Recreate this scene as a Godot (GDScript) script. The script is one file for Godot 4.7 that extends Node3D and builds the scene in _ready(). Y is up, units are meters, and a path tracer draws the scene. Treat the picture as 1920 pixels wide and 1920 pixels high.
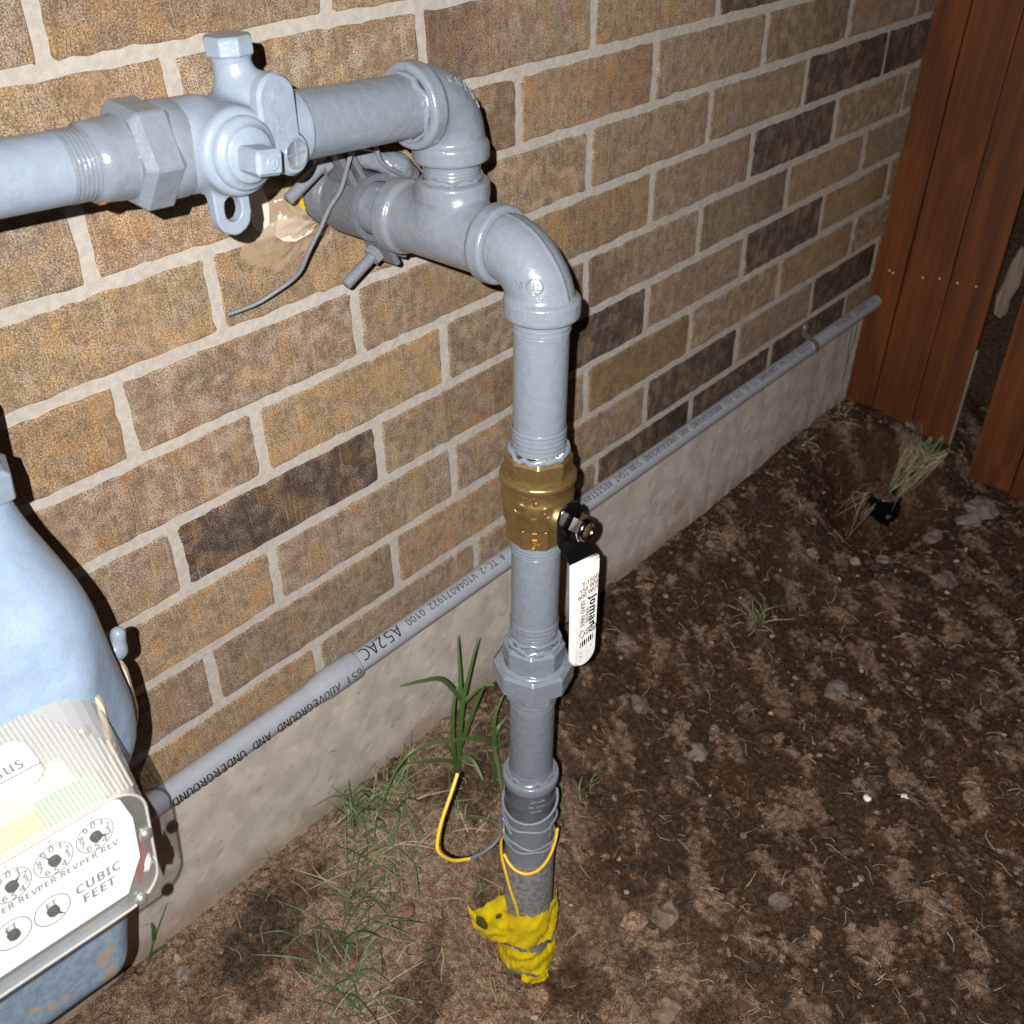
extends Node3D

# ---------------------------------------------------------------- mesh builder
class MB:
	var v := PackedVector3Array()
	var n := PackedVector3Array()
	var uv := PackedVector2Array()
	var c := PackedColorArray()
	var i := PackedInt32Array()
	func p(pos: Vector3, nor: Vector3, t := Vector2.ZERO, col := Color.WHITE) -> int:
		v.append(pos); n.append(nor); uv.append(t); c.append(col)
		return v.size() - 1
	func tri(a: int, b: int, d: int) -> void:
		var g := (v[b] - v[a]).cross(v[d] - v[a])
		if g.dot(n[a] + n[b] + n[d]) > 0.0:
			i.append(a); i.append(d); i.append(b)
		else:
			i.append(a); i.append(b); i.append(d)
	func quad(a: int, b: int, d: int, e: int) -> void:
		tri(a, b, d); tri(a, d, e)
	func face(pts: Array, nor: Vector3, col := Color.WHITE) -> void:
		var f := v.size()
		for q in pts:
			p(q, nor, Vector2(q.x, q.y), col)
		for k in range(1, pts.size() - 1):
			tri(f, f + k, f + k + 1)
	func mesh() -> ArrayMesh:
		var a := []
		a.resize(Mesh.ARRAY_MAX)
		a[Mesh.ARRAY_VERTEX] = v; a[Mesh.ARRAY_NORMAL] = n; a[Mesh.ARRAY_TEX_UV] = uv
		a[Mesh.ARRAY_COLOR] = c; a[Mesh.ARRAY_INDEX] = i
		var m := ArrayMesh.new()
		m.add_surface_from_arrays(Mesh.PRIMITIVE_TRIANGLES, a)
		return m

# a round profile [Vector2(radius, distance along dir)] swept about an axis; sharp = every segment keeps its own edge
func lathe(b: MB, prof: Array, o: Vector3, dir: Vector3, segs := 48, sharp := true, wob := 0.0) -> void:
	var d := dir.normalized()
	var x := d.cross(Vector3.UP if absf(d.y) < 0.9 else Vector3.RIGHT).normalized()
	var y := d.cross(x).normalized()
	for s in prof.size() - 1:
		var q0: Vector2 = prof[s]
		var q1: Vector2 = prof[s + 1]
		var e := q1 - q0
		if e.length() < 1e-7:
			continue
		var nr := Vector2(e.y, -e.x).normalized()
		var n0 := nr
		var n1 := nr
		if not sharp:
			if s > 0:
				var f: Vector2 = q0 - prof[s - 1]
				n0 = (nr + Vector2(f.y, -f.x).normalized()).normalized()
			if s < prof.size() - 2:
				var f2: Vector2 = prof[s + 2] - q1
				n1 = (nr + Vector2(f2.y, -f2.x).normalized()).normalized()
		var base := b.v.size()
		for k in segs + 1:
			var t := TAU * k / segs
			var r := x * cos(t) + y * sin(t)
			var w := 1.0 + wob * noise1.get_noise_3d(cos(t) * 60.0, sin(t) * 60.0, q0.y * 900.0) if wob > 0.0 else 1.0
			b.p(o + r * q0.x * w + d * q0.y, (r * n0.x + d * n0.y).normalized(), Vector2(float(k) / segs, q0.y))
			b.p(o + r * q1.x * w + d * q1.y, (r * n1.x + d * n1.y).normalized(), Vector2(float(k) / segs, q1.y))
		for k in segs:
			var f := base + k * 2
			b.quad(f, f + 2, f + 3, f + 1)

# a polygonal (hexagonal, octagonal) nut with chamfered corners
func nut(b: MB, o: Vector3, dir: Vector3, rad: float, t0: float, t1: float, sides := 6, turn := 0.0, cham := 0.12) -> void:
	var d := dir.normalized()
	var x := d.cross(Vector3.UP if absf(d.y) < 0.9 else Vector3.RIGHT).normalized()
	var y := d.cross(x).normalized()
	var ch := (t1 - t0) * cham
	var inn := rad * cos(PI / sides)
	var bev := 0.06
	var ring := []
	for k in sides:
		for e in [-1.0, 1.0]:
			var t: float = turn + TAU * k / sides + e * (PI / sides) * (1.0 - bev)
			ring.append([x * cos(t) + y * sin(t), inn / cos((PI / sides) * (1.0 - bev))])
	var m := ring.size()
	for k in m:
		var a = ring[k]
		var c2 = ring[(k + 1) % m]
		var nn: Vector3 = (a[0] + c2[0]).normalized()
		var pts := []
		b.face([o + a[0] * a[1] + d * (t0 + ch), o + c2[0] * c2[1] + d * (t0 + ch), o + c2[0] * c2[1] + d * (t1 - ch), o + a[0] * a[1] + d * (t1 - ch)], nn)
		b.face([o + a[0] * inn * 0.97 + d * t0, o + c2[0] * inn * 0.97 + d * t0, o + c2[0] * c2[1] + d * (t0 + ch), o + a[0] * a[1] + d * (t0 + ch)], (nn - d * 0.8).normalized())
		b.face([o + a[0] * inn * 0.97 + d * t1, o + c2[0] * inn * 0.97 + d * t1, o + c2[0] * c2[1] + d * (t1 - ch), o + a[0] * a[1] + d * (t1 - ch)], (nn + d * 0.8).normalized())
		b.face([o + d * t1, o + a[0] * inn * 0.97 + d * t1, o + c2[0] * inn * 0.97 + d * t1], d)
		b.face([o + d * t0, o + a[0] * inn * 0.97 + d * t0, o + c2[0] * inn * 0.97 + d * t0], -d)

# a tube along a smooth path
func tube(b: MB, pts: Array, rad: float, segs := 10, smooth := 5, taper := 1.0) -> void:
	var path := []
	for k in pts.size() - 1:
		var p0: Vector3 = pts[maxi(k - 1, 0)]
		var p1: Vector3 = pts[k]
		var p2: Vector3 = pts[k + 1]
		var p3: Vector3 = pts[mini(k + 2, pts.size() - 1)]
		for s in smooth:
			path.append(p1.cubic_interpolate(p2, p0, p3, float(s) / smooth))
	path.append(pts[-1])
	var side := Vector3.ZERO
	var base := b.v.size()
	for k in path.size():
		var t: Vector3 = (path[mini(k + 1, path.size() - 1)] - path[maxi(k - 1, 0)]).normalized()
		if side == Vector3.ZERO:
			side = t.cross(Vector3.UP if absf(t.y) < 0.9 else Vector3.RIGHT).normalized()
		side = (side - t * side.dot(t)).normalized()
		var up := t.cross(side)
		var r := rad * lerpf(1.0, taper, float(k) / (path.size() - 1))
		for j in segs + 1:
			var a := TAU * j / segs
			var nn := side * cos(a) + up * sin(a)
			b.p(path[k] + nn * r, nn, Vector2(float(j) / segs, k))
	for k in path.size() - 1:
		for j in segs:
			var f := base + k * (segs + 1) + j
			b.quad(f, f + 1, f + segs + 2, f + segs + 1)
	for e in [0, path.size() - 1]:
		var tt: Vector3 = (path[1] - path[0]).normalized() * -1.0 if e == 0 else (path[-1] - path[-2]).normalized()
		var cc := b.p(path[e], tt)
		var f2 := b.v.size()
		for j in segs + 1:
			b.p(b.v[base + e * (segs + 1) + j], tt)
		for j in segs:
			b.tri(cc, f2 + j, f2 + j + 1)

# a box with bevelled edges, in its own axes
func bbox(b: MB, xf: Transform3D, size: Vector3, bev := 0.002, col := Color.WHITE) -> void:
	var h := size / 2.0
	var ax := [Vector3.RIGHT, Vector3.UP, Vector3.BACK]
	for a in 3:
		for s in [-1.0, 1.0]:
			var nn: Vector3 = ax[a] * s
			var u: Vector3 = ax[(a + 1) % 3]
			var w: Vector3 = ax[(a + 2) % 3]
			var hu := absf(h.dot(u)) - bev
			var hw := absf(h.dot(w)) - bev
			var ha := absf(h.dot(ax[a]))
			b.face([xf * (nn * ha - u * hu - w * hw), xf * (nn * ha + u * hu - w * hw), xf * (nn * ha + u * hu + w * hw), xf * (nn * ha - u * hu + w * hw)], (xf.basis * nn).normalized(), col)
			# the bevel to the next axis
			for s2 in [-1.0, 1.0]:
				var un: Vector3 = u * s2
				var hx := absf(h.dot(u))
				b.face([xf * (nn * ha + un * (hx - bev) - w * hw), xf * (nn * ha + un * (hx - bev) + w * hw), xf * (nn * (ha - bev) + un * hx + w * hw), xf * (nn * (ha - bev) + un * hx - w * hw)], (xf.basis * (nn + un)).normalized(), col)
	for sx in [-1.0, 1.0]:
		for sy in [-1.0, 1.0]:
			for sz in [-1.0, 1.0]:
				var q := Vector3(sx, sy, sz)
				b.face([xf * (q * (h - Vector3(0, bev, bev))), xf * (q * (h - Vector3(bev, 0, bev))), xf * (q * (h - Vector3(bev, bev, 0)))], (xf.basis * q).normalized(), col)

# a flat outline given a thickness, edges bevelled; outline in the xy plane of xf, thickness along its z
func plate(b: MB, xf: Transform3D, pts: PackedVector2Array, thick: float, bev := 0.0012) -> void:
	var m := pts.size()
	var area := 0.0
	for k in m:
		area += pts[k].cross(pts[(k + 1) % m])
	var sg := signf(area)
	var ins := PackedVector2Array()
	var nor := []
	for k in m:
		var e0 := (pts[k] - pts[(k - 1 + m) % m]).normalized()
		var e1 := (pts[(k + 1) % m] - pts[k]).normalized()
		var nn := (Vector2(e0.y, -e0.x) + Vector2(e1.y, -e1.x)).normalized() * sg
		nor.append(nn)
		ins.append(pts[k] - nn * bev)
	var idx := Geometry2D.triangulate_polygon(ins)
	for s in [-1.0, 1.0]:
		var f := b.v.size()
		for q in ins:
			b.p(xf * Vector3(q.x, q.y, s * thick / 2.0), (xf.basis * Vector3(0, 0, s)).normalized(), q)
		for k in range(0, idx.size(), 3):
			b.tri(f + idx[k], f + idx[k + 1], f + idx[k + 2])
		for k in m:
			var k2 := (k + 1) % m
			var n0: Vector3 = xf.basis * Vector3(nor[k].x, nor[k].y, s * 0.7)
			var n1: Vector3 = xf.basis * Vector3(nor[k2].x, nor[k2].y, s * 0.7)
			var g := b.p(xf * Vector3(ins[k].x, ins[k].y, s * thick / 2.0), n0.normalized(), ins[k])
			b.p(xf * Vector3(ins[k2].x, ins[k2].y, s * thick / 2.0), n1.normalized(), ins[k2])
			b.p(xf * Vector3(pts[k2].x, pts[k2].y, s * (thick / 2.0 - bev)), n1.normalized(), pts[k2])
			b.p(xf * Vector3(pts[k].x, pts[k].y, s * (thick / 2.0 - bev)), n0.normalized(), pts[k])
			b.quad(g, g + 1, g + 2, g + 3)
	for k in m:
		var k2 := (k + 1) % m
		var n0: Vector3 = (xf.basis * Vector3(nor[k].x, nor[k].y, 0)).normalized()
		var n1: Vector3 = (xf.basis * Vector3(nor[k2].x, nor[k2].y, 0)).normalized()
		var g := b.p(xf * Vector3(pts[k].x, pts[k].y, bev - thick / 2.0), n0)
		b.p(xf * Vector3(pts[k2].x, pts[k2].y, bev - thick / 2.0), n1)
		b.p(xf * Vector3(pts[k2].x, pts[k2].y, thick / 2.0 - bev), n1)
		b.p(xf * Vector3(pts[k].x, pts[k].y, thick / 2.0 - bev), n0)
		b.quad(g, g + 1, g + 2, g + 3)

# ---------------------------------------------------------------- distance fields meshed as surface nets (cast and pressed metal)
func smin(a: float, b: float, k: float) -> float:
	var h := maxf(k - absf(a - b), 0.0) / k
	return minf(a, b) - h * h * k * 0.25

func d_cap(p: Vector3, a: Vector3, b: Vector3, r: float) -> float:
	var ab := b - a
	var t := clampf((p - a).dot(ab) / ab.length_squared(), 0.0, 1.0)
	return (p - a - ab * t).length() - r

func d_cyl(p: Vector3, a: Vector3, b: Vector3, r: float, rnd := 0.0015) -> float:
	var ab := b - a
	var l := ab.length()
	var u := ab / l
	var t := (p - a).dot(u)
	var q := (p - a - u * t).length() - r + rnd
	var w := absf(t - l * 0.5) - l * 0.5 + rnd
	return minf(maxf(q, w), 0.0) + Vector2(maxf(q, 0.0), maxf(w, 0.0)).length() - rnd

func d_box(p: Vector3, h: Vector3, rnd := 0.002) -> float:
	var q := p.abs() - h + Vector3.ONE * rnd
	return Vector3(maxf(q.x, 0.0), maxf(q.y, 0.0), maxf(q.z, 0.0)).length() + minf(maxf(q.x, maxf(q.y, q.z)), 0.0) - rnd

func sdf_mesh(f: Callable, lo: Vector3, hi: Vector3, h: float) -> ArrayMesh:
	const B := 6
	var nx := int(ceil((hi.x - lo.x) / h / B)) * B + 1
	var ny := int(ceil((hi.y - lo.y) / h / B)) * B + 1
	var nz := int(ceil((hi.z - lo.z) / h / B)) * B + 1
	var g := PackedFloat32Array()
	g.resize(nx * ny * nz)
	g.fill(1.0)
	var reach := B * h * 0.87 * 1.25
	var active := []
	for bi in (nx - 1) / B:
		for bj in (ny - 1) / B:
			for bk in (nz - 1) / B:
				var d: float = f.call(lo + Vector3(bi + 0.5, bj + 0.5, bk + 0.5) * B * h)
				if absf(d) < reach:
					active.append(Vector3i(bi, bj, bk) * B)
				elif d < 0.0:
					for x in B + 1:
						for y in B + 1:
							for z in B + 1:
								g[((bi * B + x) * ny + bj * B + y) * nz + bk * B + z] = -1.0
	for a in active:
		for x in B + 1:
			for y in B + 1:
				for z in B + 1:
					var id: int = ((a.x + x) * ny + a.y + y) * nz + a.z + z
					if absf(g[id]) == 1.0:
						g[id] = f.call(lo + Vector3(a.x + x, a.y + y, a.z + z) * h)
	var b := MB.new()
	var cell := {}
	var off := [0, ny * nz, nz, ny * nz + nz, 1, ny * nz + 1, nz + 1, ny * nz + nz + 1]
	var edges := [[0, 1], [2, 3], [4, 5], [6, 7], [0, 2], [1, 3], [4, 6], [5, 7], [0, 4], [1, 5], [2, 6], [3, 7]]
	var crn := []
	for k in 8:
		crn.append(Vector3(k & 1, (k >> 1) & 1, (k >> 2) & 1))
	for a in active:
		for x in B:
			for y in B:
				for z in B:
					var id: int = ((a.x + x) * ny + a.y + y) * nz + a.z + z
					var m := 0
					for k in 8:
						if g[id + off[k]] < 0.0:
							m |= 1 << k
					if m == 0 or m == 255:
						continue
					var s := Vector3.ZERO
					var cnt := 0
					for e in edges:
						var u: float = g[id + off[e[0]]]
						var w: float = g[id + off[e[1]]]
						if (u < 0.0) != (w < 0.0):
							s += crn[e[0]].lerp(crn[e[1]], u / (u - w))
							cnt += 1
					var pos := lo + (Vector3(a.x + x, a.y + y, a.z + z) + s / cnt) * h
					var ep := h * 0.6
					var nn := Vector3(f.call(pos + Vector3(ep, 0, 0)) - f.call(pos - Vector3(ep, 0, 0)), f.call(pos + Vector3(0, ep, 0)) - f.call(pos - Vector3(0, ep, 0)), f.call(pos + Vector3(0, 0, ep)) - f.call(pos - Vector3(0, 0, ep))).normalized()
					cell[id] = b.p(pos, nn, Vector2(pos.x, pos.y), Color.WHITE)
	var st := [ny * nz, nz, 1]
	for id in cell:
		for ax in 3:
			if (g[id] < 0.0) != (g[id + st[ax]] < 0.0):
				var s1: int = st[(ax + 1) % 3]
				var s2: int = st[(ax + 2) % 3]
				if cell.has(id - s1) and cell.has(id - s2) and cell.has(id - s1 - s2):
					b.quad(cell[id], cell[id - s1], cell[id - s1 - s2], cell[id - s2])
	return b.mesh()

# ---------------------------------------------------------------- naming
var taken := {}
func numbered(called: String) -> String:
	if not taken.has(called):
		taken[called] = 0
		return called
	taken[called] += 1
	return "%s_%03d" % [called, taken[called]]

func tag(o: Node3D, label: String, category: String, group := "") -> Node3D:
	o.set_meta("label", label)
	o.set_meta("category", category)
	if group:
		o.set_meta("group", group)
	return o

func thing(called: String, label: String, category: String, at: Vector3, group := "") -> Node3D:
	var o := Node3D.new()
	o.name = numbered(called)
	o.position = at
	add_child(o)
	return tag(o, label, category, group)

# a mesh built in world coordinates, hung under a thing (or a part of one)
func part(called: String, m: Mesh, mat: Material, parent: Node3D, label := "") -> MeshInstance3D:
	var o := MeshInstance3D.new()
	o.name = called
	o.mesh = m
	o.material_override = mat
	var t := Transform3D.IDENTITY
	var q: Node = parent
	while q is Node3D and q != self:
		t = q.transform * t
		q = q.get_parent()
	o.transform = t.affine_inverse()
	parent.add_child(o, true)
	if label:
		o.set_meta("label", label)
	return o

func solo(called: String, m: Mesh, mat: Material, label := "", category := "", group := "") -> MeshInstance3D:
	var o := MeshInstance3D.new()
	o.name = numbered(called)
	o.mesh = m
	o.material_override = mat
	add_child(o)
	if label:
		tag(o, label, category, group)
	return o

# ---------------------------------------------------------------- textures and materials
var noise1 := FastNoiseLite.new()
var rng := RandomNumberGenerator.new()
var M := {}

func nz(seed_: int, freq: float, size: int, oct := 3, kind := FastNoiseLite.TYPE_SIMPLEX_SMOOTH) -> PackedByteArray:
	var f := FastNoiseLite.new()
	f.seed = seed_
	f.noise_type = kind
	f.frequency = freq
	f.fractal_type = FastNoiseLite.FRACTAL_FBM if oct > 1 else FastNoiseLite.FRACTAL_NONE
	f.fractal_octaves = oct
	var im := f.get_seamless_image(size, size, false, false, 0.12, oct > 0)
	im.convert(Image.FORMAT_L8)
	return im.get_data()

func stretched(seed_: int, freq: float, size: int, across: int, upright: bool) -> PackedByteArray:
	var f := FastNoiseLite.new()
	f.seed = seed_
	f.frequency = freq
	f.fractal_octaves = 3
	var im := f.get_seamless_image(size if upright else across, across if upright else size)
	im.convert(Image.FORMAT_L8)
	im.resize(size, size, Image.INTERPOLATE_CUBIC)
	return im.get_data()

func tex_rgb(d: PackedByteArray, size: int) -> ImageTexture:
	return ImageTexture.create_from_image(Image.create_from_data(size, size, false, Image.FORMAT_RGB8, d))

func tex_l(d: PackedByteArray, size: int) -> ImageTexture:
	return ImageTexture.create_from_image(Image.create_from_data(size, size, false, Image.FORMAT_L8, d))

# grainy fired clay: blotches of two tones and a third, dark pits, pale sand specks, upright drag streaks
func brick_texture(seed_: int, a: Color, b: Color, c3: Color, specks: float, size := 1024) -> ImageTexture:
	var fine := nz(seed_, 0.17, size, 3)
	var spk := nz(seed_ + 7, 0.33, size, 1)
	var mid := nz(seed_ + 1, 0.035, size, 4)
	var big := nz(seed_ + 2, 0.009, size, 3)
	var pat := nz(seed_ + 5, 0.016, size, 4)
	var drag := stretched(seed_ + 3, 0.09, size, 48, true)
	var out := PackedByteArray()
	out.resize(size * size * 3)
	var streak := stretched(seed_ + 4, 0.22, size, 26, true)
	var dark := Color(0.29, 0.225, 0.175)
	var pale := Color(0.82, 0.77, 0.70)
	for k in size * size:
		var m := clampf((mid[k] - 92) / 70.0, 0.0, 1.0)
		var col := a.lerp(b, m)
		col = col.lerp(c3, clampf((big[k] - 135) / 45.0, 0.0, 1.0))
		var fv := (fine[k] - 128) / 128.0
		col = col * (1.0 + 0.30 * fv + 0.07 * (drag[k] - 128) / 128.0)
		var s := spk[k] / 255.0
		if s < 0.30:
			col = col.lerp(dark, clampf((0.30 - s) * 6.0, 0.0, 0.75))
		if streak[k] > 184:
			col = col.lerp(Color(0.74, 0.65, 0.52), clampf((streak[k] - 184) / 40.0, 0.0, 0.5))
		var edge := 0.78 - specks * clampf((pat[k] - 100) / 90.0, 0.0, 1.0)
		if s > edge:
			col = col.lerp(pale, clampf((s - edge) * 6.0, 0.0, 0.65))
		out[k * 3] = int(clampf(col.r, 0.0, 1.0) * 255.0)
		out[k * 3 + 1] = int(clampf(col.g, 0.0, 1.0) * 255.0)
		out[k * 3 + 2] = int(clampf(col.b, 0.0, 1.0) * 255.0)
	return tex_rgb(out, size)

func two_tone(fine: PackedByteArray, mid: PackedByteArray, a: Color, b: Color, grain: float, size: int, spots := PackedByteArray(), spot := Color.BLACK, edge := 60) -> ImageTexture:
	var out := PackedByteArray()
	out.resize(size * size * 3)
	for k in size * size:
		var col := a.lerp(b, clampf((mid[k] - 85) / 85.0, 0.0, 1.0)) * (1.0 + grain * (fine[k] - 128) / 128.0)
		if spots.size() and spots[k] < edge:
			col = col.lerp(spot, clampf((edge - spots[k]) / 22.0, 0.0, 0.85))
		out[k * 3] = int(clampf(col.r, 0.0, 1.0) * 255.0)
		out[k * 3 + 1] = int(clampf(col.g, 0.0, 1.0) * 255.0)
		out[k * 3 + 2] = int(clampf(col.b, 0.0, 1.0) * 255.0)
	return tex_rgb(out, size)

func mat(col: Color, rough: float, metal := 0.0, spec := 0.5) -> StandardMaterial3D:
	var m := StandardMaterial3D.new()
	m.albedo_color = col
	m.roughness = rough
	m.metallic = metal
	m.metallic_specular = spec
	return m

func tri(m: StandardMaterial3D, per_metre: float, tex: Texture2D = null, bump: Texture2D = null, depth := 0.05) -> StandardMaterial3D:
	m.uv1_triplanar = true
	m.uv1_world_triplanar = true
	m.uv1_triplanar_sharpness = 4.0
	m.uv1_scale = Vector3.ONE * per_metre
	if tex:
		m.albedo_texture = tex
	if bump:
		m.heightmap_enabled = true
		m.heightmap_texture = bump
		m.heightmap_scale = depth
	return m

func materials() -> void:
	var S := 1024
	var fineL := nz(11, 0.33, S, 2)
	var midL := nz(12, 0.045, S, 4)
	var bigL := nz(13, 0.012, S, 4)
	var spotL := nz(14, 0.10, S, 2, FastNoiseLite.TYPE_VALUE)
	# bricks
	var bump := PackedByteArray()
	bump.resize(S * S)
	for k in S * S:
		bump[k] = int(clampf(0.55 * fineL[k] + 0.45 * midL[k], 0, 255))
	var bumpT := tex_l(bump, S)
	var tints := [
		brick_texture(101, Color(0.53, 0.445, 0.355), Color(0.61, 0.51, 0.405), Color(0.64, 0.515, 0.375), 0.18),
		brick_texture(151, Color(0.495, 0.425, 0.365), Color(0.575, 0.495, 0.425), Color(0.585, 0.485, 0.38), 0.24),
		brick_texture(201, Color(0.285, 0.24, 0.215), Color(0.325, 0.27, 0.24), Color(0.42, 0.335, 0.255), 0.21),
		brick_texture(251, Color(0.50, 0.425, 0.355), Color(0.58, 0.495, 0.405), Color(0.60, 0.49, 0.37), 0.38)]
	for k in 4:
		var m := mat(Color.WHITE, 0.92, 0.0, 0.35)
		m.albedo_texture = tints[k]
		m.vertex_color_use_as_albedo = true
		m.heightmap_enabled = true
		m.heightmap_texture = bumpT
		m.heightmap_scale = 0.07
		M["brick%d" % k] = m
	M.mortar = tri(mat(Color.WHITE, 0.95, 0.0, 0.3), 2.3, two_tone(fineL, midL, Color(0.70, 0.675, 0.645), Color(0.74, 0.715, 0.685), 0.09, S), bumpT, 0.06)
	M.mortar.vertex_color_use_as_albedo = true
	M.concrete = tri(mat(Color.WHITE, 0.9, 0.0, 0.35), 1.6, two_tone(fineL, bigL, Color(0.735, 0.70, 0.665), Color(0.795, 0.76, 0.725), 0.06, S, spotL, Color(0.50, 0.46, 0.41), 34), bumpT, 0.025)
	M.concrete.vertex_color_use_as_albedo = true
	# soil
	var soil := PackedByteArray()
	soil.resize(S * S * 3)
	var s1 := nz(31, 0.22, S, 3)
	var s2 := nz(32, 0.05, S, 5)
	var s3 := nz(33, 0.30, S, 1)
	for k in S * S:
		var t := clampf((s2[k] - 80) / 100.0, 0.0, 1.0)
		var col := Color(0.47, 0.40, 0.345).lerp(Color(0.65, 0.575, 0.515), t) * (1.0 + 0.45 * (s1[k] - 128) / 128.0)
		if s3[k] > 190:
			col = col.lerp(Color(0.95, 0.90, 0.84), clampf((s3[k] - 190) / 25.0, 0.0, 0.85))
		soil[k * 3] = int(clampf(col.r, 0, 1) * 255.0)
		soil[k * 3 + 1] = int(clampf(col.g, 0, 1) * 255.0)
		soil[k * 3 + 2] = int(clampf(col.b, 0, 1) * 255.0)
	var sb := PackedByteArray()
	sb.resize(S * S)
	for k in S * S:
		sb[k] = int(0.5 * s1[k] + 0.5 * s2[k])
	M.soil = tri(mat(Color.WHITE, 1.0, 0.0, 0.2), 1.7, tex_rgb(soil, S), tex_l(sb, S), 0.35)
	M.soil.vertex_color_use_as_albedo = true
	M.clod = tri(mat(Color.WHITE, 1.0, 0.0, 0.2), 3.1, tex_rgb(soil, S), tex_l(sb, S), 0.10)
	M.clod.vertex_color_use_as_albedo = true
	M.straw = mat(Color.WHITE, 0.8, 0.0, 0.3)
	M.straw.vertex_color_use_as_albedo = true
	# stained fence wood, grain upright
	var w1 := stretched(41, 0.045, S, 40, true)
	var w2 := stretched(42, 0.10, S, 14, true)
	var wf := stretched(43, 0.012, S, 90, true)
	var wood := PackedByteArray()
	wood.resize(S * S * 3)
	var raw := PackedByteArray()
	raw.resize(S * S * 3)
	var wb := PackedByteArray()
	wb.resize(S * S)
	for k in S * S:
		var g := (w1[k] - 128) / 128.0 * 0.10 + (w2[k] - 128) / 128.0 * 0.11
		var t := clampf((wf[k] - 80) / 100.0, 0.0, 1.0)
		var col := Color(0.325, 0.165, 0.052).lerp(Color(0.40, 0.21, 0.072), t) * (1.0 + g)
		var rc := Color(0.47, 0.42, 0.37) * (1.0 + g * 1.2)
		wb[k] = int(clampf(128 + g * 120.0, 0, 255))
		for e in 3:
			wood[k * 3 + e] = int(clampf(col[e], 0, 1) * 255.0)
			raw[k * 3 + e] = int(clampf(rc[e], 0, 1) * 255.0)
	var wbT := tex_l(wb, S)
	M.wood = tri(mat(Color.WHITE, 0.62, 0.0, 0.4), 1.8, tex_rgb(wood, S), wbT, 0.02)
	M.wood.vertex_color_use_as_albedo = true
	M.rawwood = tri(mat(Color.WHITE, 0.95, 0.0, 0.3), 2.5, tex_rgb(raw, S), wbT, 0.08)
	# paint: brushed on thick and glossy, with runs and dust nibs
	var pb := nz(51, 0.02, 512, 3)
	var pf := nz(52, 0.11, 512, 2)
	var pbt := PackedByteArray()
	pbt.resize(512 * 512)
	for k in 512 * 512:
		pbt[k] = int(0.72 * pb[k] + 0.20 * pf[k]) + (20 if pf[k] > 212 else 0)
	var paintT := tex_l(pbt, 512)
	var pcol := two_tone(pf, pb, Color(0.965, 0.965, 0.97), Color(1.0, 1.0, 1.0), 0.03, 512)
	M.paint = tri(mat(Color(0.43, 0.462, 0.50), 0.23, 0.0, 0.55), 9.0, pcol, paintT, 0.05)
	M.paintrough = tri(mat(Color(0.43, 0.462, 0.50), 0.18, 0.0, 0.6), 12.0, pcol, paintT, 0.03)
	M.wirepaint = tri(mat(Color(0.46, 0.48, 0.51), 0.4), 30.0, pcol, paintT, 0.05)
	M.primer = tri(mat(Color(0.485, 0.53, 0.585), 0.32, 0.0, 0.45), 7.0, pcol, paintT, 0.04)
	M.meterblue = tri(mat(Color(0.52, 0.59, 0.675), 0.36, 0.0, 0.45), 5.0, pcol, paintT, 0.05)
	var flk := nz(61, 0.016, 512, 5)
	var flk2 := nz(62, 0.25, 512, 2)
	M.meterflaked = tri(mat(Color.WHITE, 0.55, 0.0, 0.4), 4.0, two_tone(flk2, nz(63, 0.05, 512), Color(0.48, 0.55, 0.635), Color(0.53, 0.60, 0.685), 0.07, 512, flk, Color(0.66, 0.58, 0.48), 74), paintT, 0.05)
	M.galv = tri(mat(Color(0.56, 0.565, 0.56), 0.55, 0.08, 0.5), 14.0, two_tone(flk2, flk, Color(0.80, 0.80, 0.79), Color(1, 1, 1), 0.14, 512), paintT, 0.06)
	M.dull = tri(mat(Color(0.375, 0.395, 0.42), 0.4, 0.0, 0.5), 14.0, pcol, paintT, 0.08)
	M.brass = tri(mat(Color(0.60, 0.50, 0.33), 0.34, 0.8, 0.5), 20.0, two_tone(flk2, flk, Color(0.94, 0.93, 0.91), Color(1, 1, 1), 0.05, 512), paintT, 0.012)
	M.chrome = mat(Color(0.62, 0.61, 0.60), 0.16, 1.0)
	M.zinc = mat(Color(0.72, 0.72, 0.70), 0.30, 0.8)
	M.blackplastic = mat(Color(0.06, 0.06, 0.062), 0.32)
	M.whiteplastic = tri(mat(Color(0.90, 0.895, 0.88), 0.38), 8.0, pcol, paintT, 0.02)
	M.ink = mat(Color(0.035, 0.035, 0.04), 0.6, 0.0, 0.3)
	M.inkgrey = mat(Color(0.42, 0.42, 0.45), 0.7, 0.0, 0.3)
	M.pvc = tri(mat(Color(0.635, 0.65, 0.69), 0.40, 0.0, 0.45), 6.0, pcol, paintT, 0.02)
	M.yellow = mat(Color(0.90, 0.715, 0.22), 0.38)
	M.tape = mat(Color(0.95, 0.84, 0.10), 0.22)
	M.tape.backlight_enabled = true
	M.tape.backlight = Color(0.45, 0.42, 0.06)
	M.tape.transparency = BaseMaterial3D.TRANSPARENCY_ALPHA
	M.tape.albedo_color.a = 0.84
	M.tapedark = mat(Color(0.28, 0.30, 0.11), 0.35)
	M.sealant = mat(Color(0.82, 0.72, 0.60), 0.12, 0.0, 0.6)
	M.sealant.transparency = BaseMaterial3D.TRANSPARENCY_ALPHA
	M.sealant.albedo_color.a = 0.42
	M.paper = tri(mat(Color(0.90, 0.85, 0.80), 0.8), 9.0, pcol)
	M.black = mat(Color(0.03, 0.03, 0.032), 0.22)
	M.cream = tri(mat(Color(0.84, 0.79, 0.70), 0.5), 8.0, pcol)
	M.faceplate = mat(Color(0.93, 0.93, 0.92), 0.45)
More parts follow.
